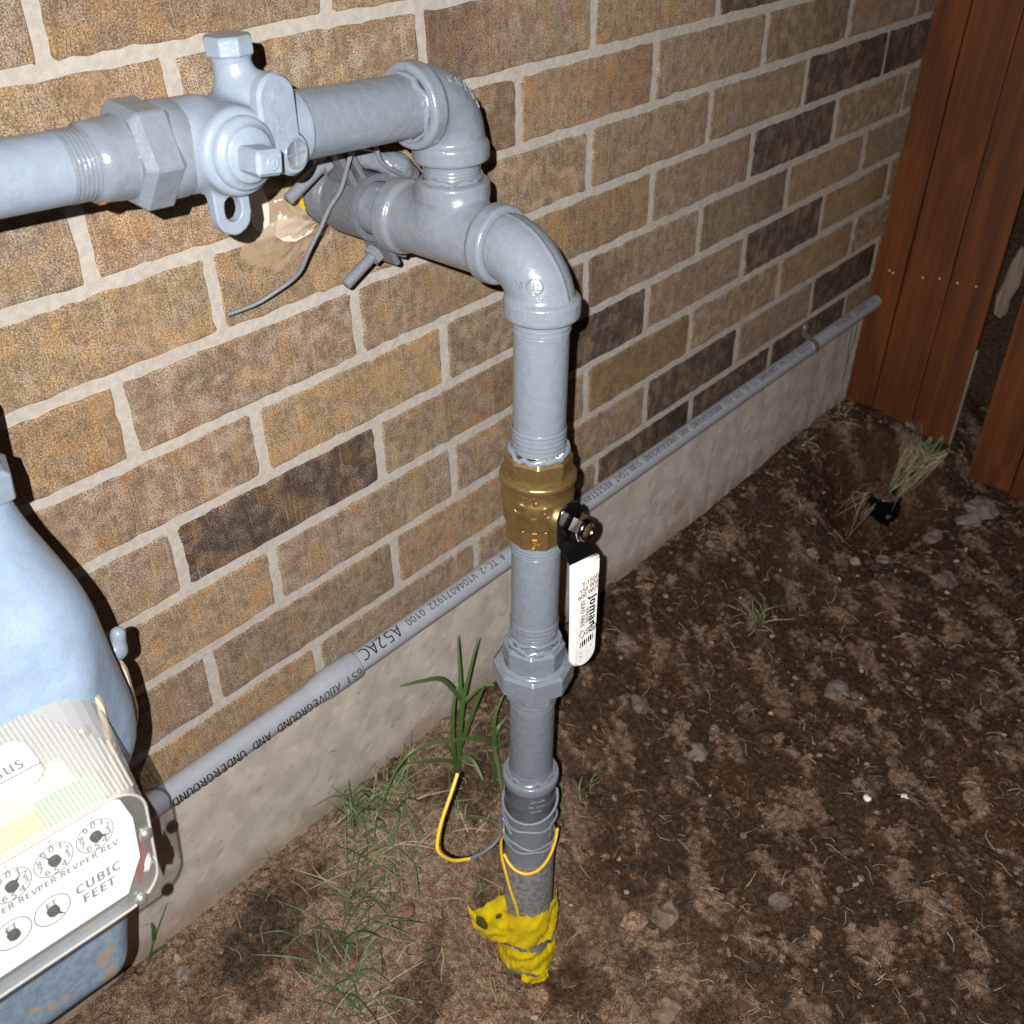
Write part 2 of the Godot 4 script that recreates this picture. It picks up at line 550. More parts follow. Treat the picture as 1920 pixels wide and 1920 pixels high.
	M.green = mat(Color(0.22, 0.62, 0.45), 0.5)
	M.amber = mat(Color(0.88, 0.74, 0.22), 0.5)
	M.red = mat(Color(0.80, 0.20, 0.22), 0.4)
	M.teflon = mat(Color(0.93, 0.92, 0.90), 0.7)
	M.clear = mat(Color(0.9, 0.92, 0.9, 0.10), 0.06, 0.0, 0.5)
	M.clear.transparency = BaseMaterial3D.TRANSPARENCY_ALPHA
	M.frosted = mat(Color(0.80, 0.79, 0.76, 0.42), 0.18, 0.0, 0.5)
	M.frosted.transparency = BaseMaterial3D.TRANSPARENCY_ALPHA
	M.leaf = mat(Color.WHITE, 0.45, 0.0, 0.5)
	M.leaf.vertex_color_use_as_albedo = true
	M.leaf.backlight_enabled = true
	M.leaf.backlight = Color(0.35, 0.42, 0.2)
	M.stone = tri(mat(Color.WHITE, 0.95, 0.0, 0.3), 5.0, two_tone(flk2, flk, Color(0.80, 0.77, 0.74), Color(1, 1, 1), 0.16, 512), paintT, 0.15)
	M.stone.vertex_color_use_as_albedo = true
	M.rust = mat(Color(0.60, 0.36, 0.17), 0.8)

# ---------------------------------------------------------------- the scene
const CAM := Vector3(-0.3667, 0.7774, 0.7461)
const RIGHT := Vector3(0.66344, -0.01583, 0.74806)
const DOWN := Vector3(-0.43622, -0.82047, 0.36951)
const AHEAD := Vector3(0.60791, -0.57147, -0.55124)

func _ready() -> void:
	rng.seed = 7
	noise1.seed = 5
	noise1.frequency = 0.05
	# camera: held close to the wall, looking down along it
	var cam := Camera3D.new()
	cam.name = "camera"
	cam.transform = Transform3D(Basis(RIGHT, -DOWN, -AHEAD).orthonormalized(), CAM)
	cam.fov = 54.27
	cam.near = 0.02
	var lens := CameraAttributesPhysical.new()
	lens.frustum_focal_length = 23.42
	lens.frustum_focus_distance = 0.86
	lens.frustum_near = 0.02
	lens.frustum_far = 120.0
	lens.exposure_aperture = 8.0
	cam.attributes = lens
	cam.far = 120.0
	add_child(cam)
	# a black night sky
	var we := WorldEnvironment.new()
	we.name = "night_environment"
	var env := Environment.new()
	var sky := Sky.new()
	var sm := ProceduralSkyMaterial.new()
	sm.sky_top_color = Color(0.02, 0.022, 0.03)
	sm.sky_horizon_color = Color(0.035, 0.034, 0.036)
	sm.ground_bottom_color = Color(0.01, 0.01, 0.01)
	sm.ground_horizon_color = Color(0.02, 0.02, 0.02)
	sky.sky_material = sm
	env.background_mode = Environment.BG_SKY
	env.sky = sky
	env.background_energy_multiplier = 1.0
	env.tonemap_mode = Environment.TONE_MAPPER_LINEAR
	env.tonemap_exposure = 1.0
	env.sdfgi_enabled = true
	env.ssao_enabled = true
	env.ssil_enabled = true
	we.environment = env
	add_child(we)
	# the moon, far too weak to show beside the flash
	var moon := DirectionalLight3D.new()
	moon.name = "moonlight"
	moon.light_energy = 0.004
	moon.light_color = Color(0.85, 0.9, 1.0)
	moon.light_angular_distance = 0.5
	moon.rotation_degrees = Vector3(-55, 25, 0)
	moon.shadow_enabled = true
	add_child(moon)
	# the flash that lights the place, a small lamp beside the lens
	var flash := AreaLight3D.new()
	flash.name = "flash_lamp"
	flash.area_size = Vector2(0.004, 0.004)
	flash.area_normalize_energy = true
	flash.light_color = Color(1.0, 0.985, 0.965)
	flash.light_energy = FLASH
	flash.area_range = 30.0
	flash.shadow_enabled = true
	var aim := (AHEAD + RIGHT * 0.68).normalized()
	flash.transform = Transform3D(Basis.looking_at(aim, Vector3.UP), CAM - RIGHT * 0.019 - DOWN * 0.006 - AHEAD * SETBACK)
	add_child(flash)

	materials()
	ground()
	brick_wall()
	foundation()
	fence()
	gas_pipe()
	pipe_clamp()
	wall_sleeve()
	conduit()
	gas_meter()
	tracer_wire()
	caution_tape()
	drain_stub()
	plants()
	stones()
	ground_litter()

const FLASH := 2.75
const SETBACK := 0.05

# ---------------------------------------------------------------- setting
func ss(t: float) -> float:
	t = clampf(t, 0.0, 1.0)
	return t * t * (3.0 - 2.0 * t)

func lump(x: float, z: float) -> float:
	return noise1.get_noise_2d(x * 260.0, z * 260.0)

func ground_y(x: float, z: float) -> float:
	var y := -0.275 - 0.10 * ss(z / 0.32) - 0.03 * maxf(z - 0.3, 0.0)
	if x > 1.0:
		y += 0.035 * ss((x - 1.25) / 0.25) * ss(z / 0.2) * (1.0 - ss((z - 0.22) / 0.08))
	# the little pit that the gas riser stands in, and the hole dug by the fence
	y -= 0.035 * (1.0 - ss((Vector2(x - 0.166, z - 0.275).length() - 0.02) / 0.09))
	var hd := Vector2((x - 1.335) / 1.35, z - 0.185).length()
	y -= 0.120 * (1.0 - ss((hd - 0.035) / 0.115))
	y += 0.007 * ss(1.0 - absf(hd - 0.18) / 0.08)
	if z > -0.01:
		var amp := 0.35 + 0.65 * ss(z / 0.08)
		y += amp * (0.014 * noise1.get_noise_2d(x * 110.0, z * 110.0) + 0.0035 * lump(x, z) + 0.0022 * noise1.get_noise_2d(x * 900.0 + 31.0, z * 900.0) + 0.0016 * noise1.get_noise_2d(x * 2600.0, z * 2600.0 + 77.0))
		# crusts: flat pale flakes that stand a few millimetres proud
		y += 0.005 * crust(x, z)
	return y

func crust(x: float, z: float) -> float:
	var u := x * 0.8 + z * 0.6
	var v := z * 0.8 - x * 0.6
	var a := noise1.get_noise_2d(u * 330.0 + 300.0, v * 190.0 - 90.0) + 0.42 * noise1.get_noise_2d(x * 1100.0, z * 1100.0 + 400.0)
	return ss((a - 0.13) / 0.12)

func soil_colour(x: float, z: float) -> Color:
	var big := noise1.get_noise_2d(x * 95.0 - 40.0, z * 95.0)
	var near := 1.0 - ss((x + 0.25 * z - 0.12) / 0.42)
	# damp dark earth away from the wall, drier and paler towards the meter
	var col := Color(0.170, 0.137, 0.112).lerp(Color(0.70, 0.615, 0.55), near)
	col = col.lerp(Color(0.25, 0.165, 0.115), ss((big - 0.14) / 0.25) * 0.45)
	col = col.lerp(Color(0.58, 0.505, 0.46).lerp(Color(0.85, 0.75, 0.68), near), crust(x, z) * (0.85 - 0.30 * near))
	var dk := noise1.get_noise_2d(x * 180.0 + 900.0, z * 180.0)
	col = col.lerp(Color(0.15, 0.125, 0.105), ss((dk - 0.12) / 0.2) * 0.7)
	var hd := Vector2((x - 1.335) / 1.35, z - 0.185).length()
	col = col.lerp(Color(0.19, 0.11, 0.07), (1.0 - ss((hd - 0.05) / 0.10)) * 0.75)
	# the black oily patch by the meter
	var ob := Vector2((x + 0.075) / 1.3, z - 0.075).length() + 0.03 * lump(x, z)
	col = col.lerp(Color(0.13, 0.115, 0.105), (1.0 - ss((ob - 0.02) / 0.035)) * 0.85)
	return col

func ground() -> void:
	var xs := [-40.0, -15.0, -6.0, -3.0, -1.6, -1.0]
	var x := -0.7
	while x < 1.85:
		xs.append(x)
		x += 0.0125 if x < -0.3 else (0.005 if x < 0.9 else 0.0065)
	xs += [1.95, 2.2, 3.0, 6.0, 15.0, 40.0]
	var zs := [-40.0, -15.0, -6.0, -2.0, -0.6, -0.25]
	var z := -0.06
	while z < 1.0:
		zs.append(z)
		z += 0.005 if z < 0.75 else 0.01
	zs += [1.1, 1.3, 1.7, 2.5, 6.0, 15.0, 40.0]
	var b := MB.new()
	for px in xs:
		for pz in zs:
			var y := ground_y(px, pz)
			var e := 0.004
			var nn := Vector3(ground_y(px - e, pz) - ground_y(px + e, pz), 2.0 * e, ground_y(px, pz - e) - ground_y(px, pz + e)).normalized()
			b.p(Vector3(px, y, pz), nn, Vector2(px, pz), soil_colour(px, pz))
	var w := zs.size()
	for a in xs.size() - 1:
		for c in w - 1:
			b.quad(a * w + c, a * w + c + 1, (a + 1) * w + c + 1, (a + 1) * w + c)
	solo("ground", b.mesh(), M.soil).set_meta("kind", "structure")

const COURSE := 0.0794
const JOINTS := {
	-1: [-0.672, -0.408, -0.146, 0.117, 0.385, 0.647, 0.899, 1.157, 1.447, 1.70],
	0: [-0.79, -0.53, -0.27, -0.013, 0.247, 0.506, 0.765, 1.027, 1.290, 1.55, 1.80],
	1: [-0.70, -0.44, -0.178, 0.082, 0.353, 0.616, 0.874, 1.148, 1.421, 1.69],
	2: [-0.80, -0.54, -0.278, -0.016, 0.241, 0.496, 0.751, 1.016, 1.274, 1.54, 1.80],
	3: [-0.69, -0.425, -0.165, 0.094, 0.350, 0.609, 0.875, 1.131, 1.403, 1.67],
	4: [-0.81, -0.55, -0.292, -0.032, 0.230, 0.488, 0.746, 1.003, 1.266, 1.537, 1.80],
	5: [-0.70, -0.44, -0.182, 0.076, 0.340, 0.608, 0.874, 1.144, 1.422, 1.69],
	6: [-0.81, -0.55, -0.288, -0.027, 0.224, 0.480, 0.736, 1.002, 1.261, 1.519, 1.78],
	7: [-0.70, -0.445, -0.185, 0.076, 0.344, 0.609, 0.870, 1.135, 1.40, 1.66],
	8: [-0.80, -0.54, -0.28, -0.020, 0.235, 0.492, 0.75, 1.01, 1.272, 1.53, 1.79],
	9: [-0.70, -0.44, -0.18, 0.080, 0.342, 0.602, 0.862, 1.125, 1.385, 1.65],
	10: [-0.80, -0.54, -0.28, -0.020, 0.24, 0.50, 0.76, 1.02, 1.28, 1.54, 1.80],
	11: [-0.70, -0.44, -0.18, 0.080, 0.342, 0.602, 0.862, 1.125, 1.385, 1.65]}

func brick_mesh(x0: float, x1: float, y0: float, y1: float, tint: Color, zoff: float) -> ArrayMesh:
	var b := MB.new()
	var nx := 22
	var ny := 8
	var u0 := Vector2(rng.randf(), rng.randf())
	var sd := rng.randf() * 900.0
	var ring := []
	var warp := func(fx: float, fy: float, edge: float) -> Vector2:
		var q := Vector2(lerpf(x0, x1, fx), lerpf(y0, y1, fy))
		var rag := 0.0014
		var w := Vector2(noise1.get_noise_2d(q.x * 1900.0 + sd, q.y * 1900.0), noise1.get_noise_2d(q.x * 1900.0, q.y * 1900.0 + sd + 50.0))
		return q + w * rag * edge * 2.0
	# many bricks were fired darker towards one end
	var burnt := rng.randf() < 0.3
	var end := 1.0 if rng.randf() < 0.5 else 0.0
	var deep := 0.52 + rng.randf() * 0.3
	var run := 0.3 + rng.randf() * 0.4
	var chip := [rng.randf() * 0.006, rng.randf() * 0.006, rng.randf() * 0.006, rng.randf() * 0.006]
	var start := b.v.size()
	for a in nx + 1:
		for c in ny + 1:
			# rows close to the rim carry the rounded arris
			var fx := float(a) / nx
			var fy := float(c) / ny
			fx = 0.0 if a == 0 else (1.0 if a == nx else (0.012 if a == 1 else (0.988 if a == nx - 1 else lerpf(0.012, 0.988, float(a - 1) / (nx - 2)))))
			fy = 0.0 if c == 0 else (1.0 if c == ny else (0.04 if c == 1 else (0.96 if c == ny - 1 else lerpf(0.04, 0.96, float(c - 1) / (ny - 2)))))
			var rim := a == 0 or c == 0 or a == nx or c == ny
			var q: Vector2 = warp.call(fx, fy, 1.0 if rim else 0.7)
			if rim and (a == 0 or a == nx) and (c == 0 or c == ny):
				var k: int = (0 if a == 0 else 1) + (0 if c == 0 else 2)
				q += Vector2(1.0 if a == 0 else -1.0, 1.0 if c == 0 else -1.0) * chip[k] * 0.6
			var zz := zoff + 0.0011 * noise1.get_noise_2d(q.x * 420.0 + sd, q.y * 420.0) + 0.0005 * noise1.get_noise_2d(q.x * 2200.0 + sd, q.y * 2200.0)
			var nn := Vector3(0, 0, 1)
			if rim:
				zz -= 0.0022
				nn = Vector3(-0.8 if a == 0 else (0.8 if a == nx else 0.0), -0.8 if c == 0 else (0.8 if c == ny else 0.0), 1.0).normalized()
			var bl := 1.0 + 0.16 * noise1.get_noise_2d(q.x * 120.0 + sd, q.y * 200.0 + sd)
			var red := ss((noise1.get_noise_2d(q.x * 300.0 - sd, q.y * 300.0) - 0.22) / 0.2)
			var col := (tint * bl).lerp(tint * Color(1.12, 0.86, 0.66), red * 0.25)
			if burnt:
				col = col.lerp(col * Color(deep, deep * 0.92, deep * 0.92), 1.0 - ss((absf(fx - end) + 0.22 * noise1.get_noise_2d(q.x * 260.0 + sd, q.y * 200.0)) / run))
			b.p(Vector3(q.x, q.y, zz), nn, Vector2(q.x, -q.y) * 2.1 + u0, col)
			if rim:
				ring.append(start + a * (ny + 1) + c)
	for a in nx:
		for c in ny:
			var f := start + a * (ny + 1) + c
			b.quad(f, f + 1, f + ny + 2, f + ny + 1)
	# the four sides back into the mortar
	var loop := []
	for c in ny + 1:
		loop.append(start + c)
	for a in range(1, nx + 1):
		loop.append(start + a * (ny + 1) + ny)
	for c in range(ny - 1, -1, -1):
		loop.append(start + nx * (ny + 1) + c)
	for a in range(nx - 1, 0, -1):
		loop.append(start + a * (ny + 1))
	for k in loop.size():
		var a: int = loop[k]
		var c: int = loop[(k + 1) % loop.size()]
		var e := b.v[c] - b.v[a]
		var nn := Vector3(-e.y, e.x, 0).normalized()
		var f := b.p(b.v[a], nn, b.uv[a], b.c[a])
		b.p(b.v[c], nn, b.uv[c], b.c[c])
		b.p(b.v[c] + Vector3(0, 0, -0.016), nn, b.uv[c] + Vector2(0.03, 0.0), b.c[c])
		b.p(b.v[a] + Vector3(0, 0, -0.016), nn, b.uv[a] + Vector2(0.03, 0.0), b.c[a])
		b.quad(f, f + 1, f + 2, f + 3)
	return b.mesh()

func brick_wall() -> void:
	var w := thing("brick_wall", "tan and brown speckled brick wall with pale mortar, behind the gas pipe", "wall", Vector3(0.4, -0.075, 0))
	# mortar: a sandy sheet 3 mm behind the brick faces, backed by a solid wall
	var b := MB.new()
	var nx := 330
	var ny := 150
	for a in nx + 1:
		for c in ny + 1:
			var q := Vector2(lerpf(-0.80, 1.66, float(a) / nx), lerpf(-0.072, 0.875, float(c) / ny))
			var e := 0.004
			var h := func(u: float, v: float) -> float: return 0.0008 * noise1.get_noise_2d(u * 500.0, v * 500.0) + 0.0005 * noise1.get_noise_2d(u * 2500.0, v * 2500.0)
			var nn := Vector3(h.call(q.x - e, q.y) - h.call(q.x + e, q.y), h.call(q.x, q.y - e) - h.call(q.x, q.y + e), 2.0 * e).normalized()
			var s := 1.0 + 0.10 * noise1.get_noise_2d(q.x * 90.0, q.y * 90.0)
			b.p(Vector3(q.x, q.y, -0.0026 + h.call(q.x, q.y)), nn, q, Color(s, s * 0.99, s * 0.975))
	for a in nx:
		for c in ny:
			var f := a * (ny + 1) + c
			b.quad(f, f + 1, f + ny + 2, f + ny + 1)
	part("mortar", b.mesh(), M.mortar, w)
	var b2 := MB.new()
	bbox(b2, Transform3D(Basis.IDENTITY, Vector3(0.43, 0.4, -0.065)), Vector3(2.46, 0.95, 0.115), 0.003)
	part("wall_core", b2.mesh(), M.mortar, w)
	# dark, burnt bricks the photograph shows: course -> middles
	var dark := {2: [0.11, 0.62, 1.145], 4: [1.13], 5: [1.283, 1.55], 7: [1.0], 0: [0.90, 1.42], -1: [0.78, 1.03, 1.30]}
	var tans := {3: [0.22, 0.48], 5: [-0.05, 0.21], 6: [0.10], 4: [0.10, -0.15]}
	for k in JOINTS:
		var js: Array = JOINTS[k]
		for n in js.size() - 1:
			if js[n] > 1.62 or js[n + 1] < -0.75:
				continue
			var x0: float = js[n] + 0.0055 + rng.randf() * 0.0015
			var x1: float = minf(js[n + 1] - 0.0055 - rng.randf() * 0.0015, 1.66)
			var y0: float = k * COURSE + 0.0058
			var y1: float = (k + 1) * COURSE - 0.0058
			if k == -1:
				y0 = -0.070
			var mid := (x0 + x1) / 2.0
			var kind := 0 if rng.randf() < 0.5 else 1
			if tans.has(k):
				for m in tans[k]:
					if absf(m - mid) < 0.1: kind = 0
			if dark.has(k):
				for m in dark[k]:
					if absf(m - mid) < 0.1: kind = 2
			if kind < 2 and mid > 0.3 and rng.randf() < 0.5:
				kind = 1
			if kind < 2 and rng.randf() < 0.22:
				kind = 3
			var t := 1.0 + rng.randfn() * 0.09
			var tint := Color(t * (1.0 + rng.randfn() * 0.02), t, t * (1.0 + rng.randfn() * 0.04))
			part("brick", brick_mesh(x0, x1, y0, y1, tint, rng.randfn() * 0.0005), M["brick%d" % kind], w)

func foundation() -> void:
	var f := thing("concrete_foundation", "pale grey concrete foundation strip under the brick wall", "foundation", Vector3(0.4, -0.5, 0))
	var b := MB.new()
	var nx := 300
	var ny := 60
	for a in nx + 1:
		for c in ny + 1:
			var q := Vector2(lerpf(-0.80, 1.62, float(a) / nx), lerpf(-0.46, -0.0705, float(c) / ny))
			var e := 0.004
			var h := func(u: float, v: float) -> float: return 0.0030 * noise1.get_noise_2d(u * 55.0, v * 55.0) + 0.0003 * noise1.get_noise_2d(u * 420.0, v * 420.0) - 0.0014 * ss((noise1.get_noise_2d(u * 2000.0, v * 2000.0) - 0.42) / 0.1)
			var nn := Vector3(h.call(q.x - e, q.y) - h.call(q.x + e, q.y), h.call(q.x, q.y - e) - h.call(q.x, q.y + e), 2.0 * e).normalized()
			var s := 1.0 + 0.10 * noise1.get_noise_2d(q.x * 120.0, q.y * 70.0)
			var col := Color(s, s, s)
			# soil splashed along the foot, rain runs lower down the far end
			col = col.lerp(Color(0.62, 0.50, 0.42), ss((-0.225 - q.y + 0.02 * noise1.get_noise_2d(q.x * 200.0, 0.0)) / 0.05) * 0.75)
			if q.x > 0.9:
				var run := ss((noise1.get_noise_2d(q.x * 420.0, q.y * 14.0) - 0.12) / 0.2)
				col = col.lerp(Color(1.18, 1.16, 1.18), run * 0.8)
				col = col.lerp(Color(0.72, 0.66, 0.60), ss((noise1.get_noise_2d(q.x * 300.0 + 70.0, q.y * 30.0) - 0.2) / 0.2) * 0.6)
			col = col.lerp(Color(0.72, 0.50, 0.36), (1.0 - ss((Vector2(q.x - 0.885, (q.y + 0.215) * 1.2).length() - 0.012) / 0.012)) * 0.7)
			b.p(Vector3(q.x, q.y, 0.001 + h.call(q.x, q.y)), nn, q, col)
	for a in nx:
		for c in ny:
			var g := a * (ny + 1) + c
			b.quad(g, g + 1, g + ny + 2, g + ny + 1)
	part("concrete_face", b.mesh(), M.concrete, f)
	var b2 := MB.new()
	bbox(b2, Transform3D(Basis.IDENTITY, Vector3(0.41, -0.275, -0.08)), Vector3(2.42, 0.40, 0.15), 0.004)
	part("concrete_core", b2.mesh(), M.concrete, f)

func fence() -> void:
	var lean := 0.078
	var f := thing("wood_fence", "reddish brown stained board fence at the end of the brick wall", "fence", Vector3(1.535, -0.33, 0.3))
	f.rotation.z = -lean
	var edges := [[-0.03, 0.060, -0.292], [0.063, 0.148, -0.293], [0.1505, 0.232, -0.298], [0.287, 0.3715, -0.353], [0.3745, 0.459, -0.361], [0.462, 0.546, -0.36], [0.549, 0.633, -0.362], [0.636, 0.722, -0.36], [0.725, 0.81, -0.365], [0.813, 0.9, -0.362], [0.903, 0.99, -0.365], [0.993, 1.08, -0.36]]
	for e in edges:
		var b := MB.new()
		var h: float = 1.95 + rng.randf() * 0.01
		var t := 1.0 + rng.randfn() * 0.06
		var z0: float = e[0]
		var z1: float = e[1]
		# a board with a slightly wavy edge: rows up its height
		var rows := 24
		var base: float = e[2]
		var sd := rng.randf() * 500.0
		var zo := rng.randfn() * 0.0012
		for side in 4:
			var first := b.v.size()
			for r in rows + 1:
				var y := base + h * pow(float(r) / rows, 1.6) + 0.0
				var w0 := z0 + 0.0014 * noise1.get_noise_2d(y * 90.0, sd)
				var w1 := z1 + 0.0014 * noise1.get_noise_2d(y * 90.0, sd + 40.0)
				var cor := [Vector3(0, y, w0), Vector3(0, y, w1), Vector3(0.017, y, w1), Vector3(0.017, y, w0)]
				var nn: Vector3 = [Vector3.LEFT, Vector3.BACK, Vector3.RIGHT, Vector3.FORWARD][side]
				var bow := 0.0015 * noise1.get_noise_2d(y * 40.0, sd + 90.0) + zo
				for q in [cor[side], cor[(side + 1) % 4]]:
					b.p(f.transform * (Vector3(q.x + bow - (0.0 if q.x > 0.0 else 0.0), q.y + 0.33, q.z - 0.3)), f.basis * nn, Vector2(q.z, q.y), Color(t, t, t))
			for r in rows:
				var g := first + r * 2
				b.quad(g, g + 1, g + 3, g + 2)
		b.face([f.transform * Vector3(0, base + 0.33, z0 - 0.3), f.transform * Vector3(0, base + 0.33, z1 - 0.3), f.transform * Vector3(0.017, base + 0.33, z1 - 0.3), f.transform * Vector3(0.017, base + 0.33, z0 - 0.3)], Vector3.DOWN, Color(t, t, t))
		b.face([f.transform * Vector3(0, base + h + 0.33, z0 - 0.3), f.transform * Vector3(0, base + h + 0.33, z1 - 0.3), f.transform * Vector3(0.017, base + h + 0.33, z1 - 0.3), f.transform * Vector3(0.017, base + h + 0.33, z0 - 0.3)], Vector3.UP, Color(t, t, t))
		part("fence_board", b.mesh(), M.wood, f)
	# the raw, splintered edge of the board beside the gap
	var s := MB.new()
	var lo := PackedVector2Array()
	var k := 26
	for r in k + 1:
		var y := -0.30 + 0.21 * r / k
		lo.append(Vector2(0.0005, y))
	for r in range(k, -1, -1):
		var y := -0.30 + 0.21 * r / k
		lo.append(Vector2(0.0125 - 0.007 * float(r) / k + 0.003 * noise1.get_noise_2d(y * 900.0, 3.0), y))
	var sx := f.transform * Transform3D(Basis.IDENTITY, Vector3(0.001, 0.33, 0.2345 - 0.3))
	plate(s, sx, lo, 0.005, 0.001)
	part("splintered_edge", s.mesh(), M.rawwood, f, "pale raw splintered edge of the board beside the gap")
	# rails on the far side
	for y in [0.34, 0.9, 1.42]:
		var rb := MB.new()
		bbox(rb, f.transform * Transform3D(Basis.IDENTITY, Vector3(0.038, y + 0.33, 0.25)), Vector3(0.036, 0.088, 1.1), 0.003, Color(0.9, 0.9, 0.9))
		part("fence_rail", rb.mesh(), M.wood, f)
	# spatters of mortar on the boards
	var sp := [[0.03, 0.02], [0.038, 0.017], [0.098, 0.022], [0.13, 0.028], [0.165, 0.028], [0.20, 0.03]]
	for q in sp:
		var pb := MB.new()
		var c := f.transform * Vector3(-0.0012, q[1] + 0.33, q[0] - 0.3)
		lathe(pb, [Vector2(0.0001, 0.0022), Vector2(0.0016, 0.0016), Vector2(0.0024, 0.0)], c, f.basis * Vector3.LEFT, 10, false, 0.2)
		part("mortar_splash", pb.mesh(), M.mortar, f)
	# what is wedged in the gap
	var g := MB.new()
	var pl := PackedVector2Array([Vector2(-0.012, -0.055), Vector2(0.004, -0.062), Vector2(0.012, -0.045), Vector2(0.010, -0.02), Vector2(0.020, 0.01), Vector2(0.019, 0.05), Vector2(0.022, 0.075), Vector2(0.004, 0.082), Vector2(-0.006, 0.05), Vector2(-0.010, 0.01), Vector2(-0.016, -0.02)])
	plate(g, Transform3D(Basis(Vector3(0.05, 0, 1).normalized(), 0.0) * Basis(Vector3.UP, -PI / 2), Vector3(1.578, 0.035, 0.252)), pl, 0.016, 0.004)
	solo("wood_offcut", g.mesh(), M.rawwood, "pale ragged wood offcut wedged in the fence gap", "offcut")
	var nb := MB.new()
	tube(nb, [Vector3(1.560, 0.082, 0.268), Vector3(1.558, 0.083, 0.285), Vector3(1.556, 0.085, 0.300)], 0.0022, 8, 3, 0.6)
	solo("bent_nail", nb.mesh(), M.dull, "dark bent nail sticking out above the pale offcut in the fence gap", "nail")
	# soil banked up behind the fence, seen through the gap
	var eb := MB.new()
	for a in 41:
		for c in 31:
			var z := lerpf(-0.1, 0.9, a / 40.0)
			var t := c / 30.0
			var y := lerpf(-0.42, 0.16, t)
			var x := 1.78 + 0.14 * t + 0.03 * noise1.get_noise_2d(z * 300.0, t * 90.0) + 0.012 * noise1.get_noise_2d(z * 1200.0, t * 500.0)
			eb.p(Vector3(x, y, z), Vector3(-0.9, 0.35, 0.1 * noise1.get_noise_2d(z * 900.0, t * 400.0) * 6.0).normalized(), Vector2(z, y), Color(0.16, 0.13, 0.11))
	for a in 40:
		for c in 30:
			var q := a * 31 + c
			eb.quad(q, q + 1, q + 32, q + 31)
	# its flat top and back
	var tp := []
	for a in 41:
		tp.append(a * 31 + 30)
	for a in 40:
		var p0 := eb.v[tp[a]]
		var p1 := eb.v[tp[a + 1]]
		eb.face([p0, p1, Vector3(2.4, p1.y + 0.02, p1.z), Vector3(2.4, p0.y + 0.02, p0.z)], Vector3.UP, Color(0.16, 0.13, 0.11))
	solo("soil_bank", eb.mesh(), M.soil).set_meta("kind", "structure")

# ---------------------------------------------------------------- the gas pipe
const RT := Vector3(0.183, 0.506, 0.284)    # where the riser's axis meets the pipe from the wall
const RB := Vector3(0.166, -0.42, 0.272)    # its foot
const PR := 0.0221                          # radius of the pipe

func riser(y: float) -> Vector3:
	return RB.lerp(RT, (y - RB.y) / (RT.y - RB.y))

# a lathe on the riser with heights given as y, from the top down
func on_riser(b: MB, prof: Array, segs := 48, sharp := true, wob := 0.0) -> void:
	var dir := (RT - RB).normalized()
	var k := (RT - RB).length() / (RT.y - RB.y)
	var pr := []
	for q in prof:
		pr.append(Vector2(q.x, (q.y - RB.y) * k))
	pr.reverse()
	lathe(b, pr, RB, dir, segs, sharp, wob)

# thick paint pooled where a pipe enters a fitting: a lumpy bead
func bead(b: MB, o: Vector3, dir: Vector3, rad: float, size: float, seed_: float) -> void:
	var d := dir.normalized()
	var x := d.cross(Vector3.UP if absf(d.y) < 0.9 else Vector3.RIGHT).normalized()
	var y := d.cross(x).normalized()
	var segs := 72
	var rs := 8
	var base := b.v.size()
	for k in segs + 1:
		var t := TAU * k / segs
		var r := x * cos(t) + y * sin(t)
		var n := noise1.get_noise_3d(cos(t) * 40.0 + seed_, sin(t) * 40.0, seed_ * 3.0)
		var n2 := noise1.get_noise_3d(cos(t) * 30.0 + seed_, sin(t) * 30.0, seed_ * 7.0)
		var s := size * (1.0 + 1.0 * n)
		for j in rs + 1:
			var a := TAU * j / rs
			var nn := r * cos(a) + d * sin(a)
			b.p(o + r * (rad + s * 0.45 * cos(a)) + d * (s * sin(a) * 0.9 + size * 1.6 * n2), nn)
	for k in segs:
		for j in rs:
			var f := base + k * (rs + 1) + j
			b.quad(f, f + 1, f + rs + 2, f + rs + 1)

func threads(t0: float, t1: float, r: float, count: int) -> Array:
	var out := [Vector2(r, t0)]
	for k in count:
		var a := lerpf(t0, t1, float(k) / count)
		var c := lerpf(t0, t1, float(k + 1) / count)
		out.append(Vector2(r + 0.0007, lerpf(a, c, 0.35)))
		out.append(Vector2(r + 0.0007, lerpf(a, c, 0.5)))
		out.append(Vector2(r - 0.0004, lerpf(a, c, 0.9)))
	out.append(Vector2(r, t1))
	return out

func raised_text(b: MB, words: String, size: float, xf: Transform3D, bold := false, mono := false, depth := 0.0006) -> void:
	var tm := TextMesh.new()
	var fnt := SystemFont.new()
	fnt.font_names = PackedStringArray(["Droid Sans Mono" if mono else "Droid Sans"])
	if bold:
		fnt.font_weight = 700
	tm.font = fnt
	tm.text = words
	tm.font_size = 64
	tm.pixel_size = size / 64.0
	tm.depth = depth
	tm.curve_step = 2.0
	var a := tm.get_mesh_arrays()
	if a.is_empty() or a[Mesh.ARRAY_VERTEX] == null:
		return
	var vs: PackedVector3Array = a[Mesh.ARRAY_VERTEX]
	var ns: PackedVector3Array = a[Mesh.ARRAY_NORMAL]
	var ids: PackedInt32Array = a[Mesh.ARRAY_INDEX] if a[Mesh.ARRAY_INDEX] != null else PackedInt32Array(range(vs.size()))
	var f := b.v.size()
	for k in vs.size():
		b.p(xf * vs[k], (xf.basis * ns[k]).normalized())
	for k in range(0, ids.size(), 3):
		b.tri(f + ids[k], f + ids[k + 1], f + ids[k + 2])

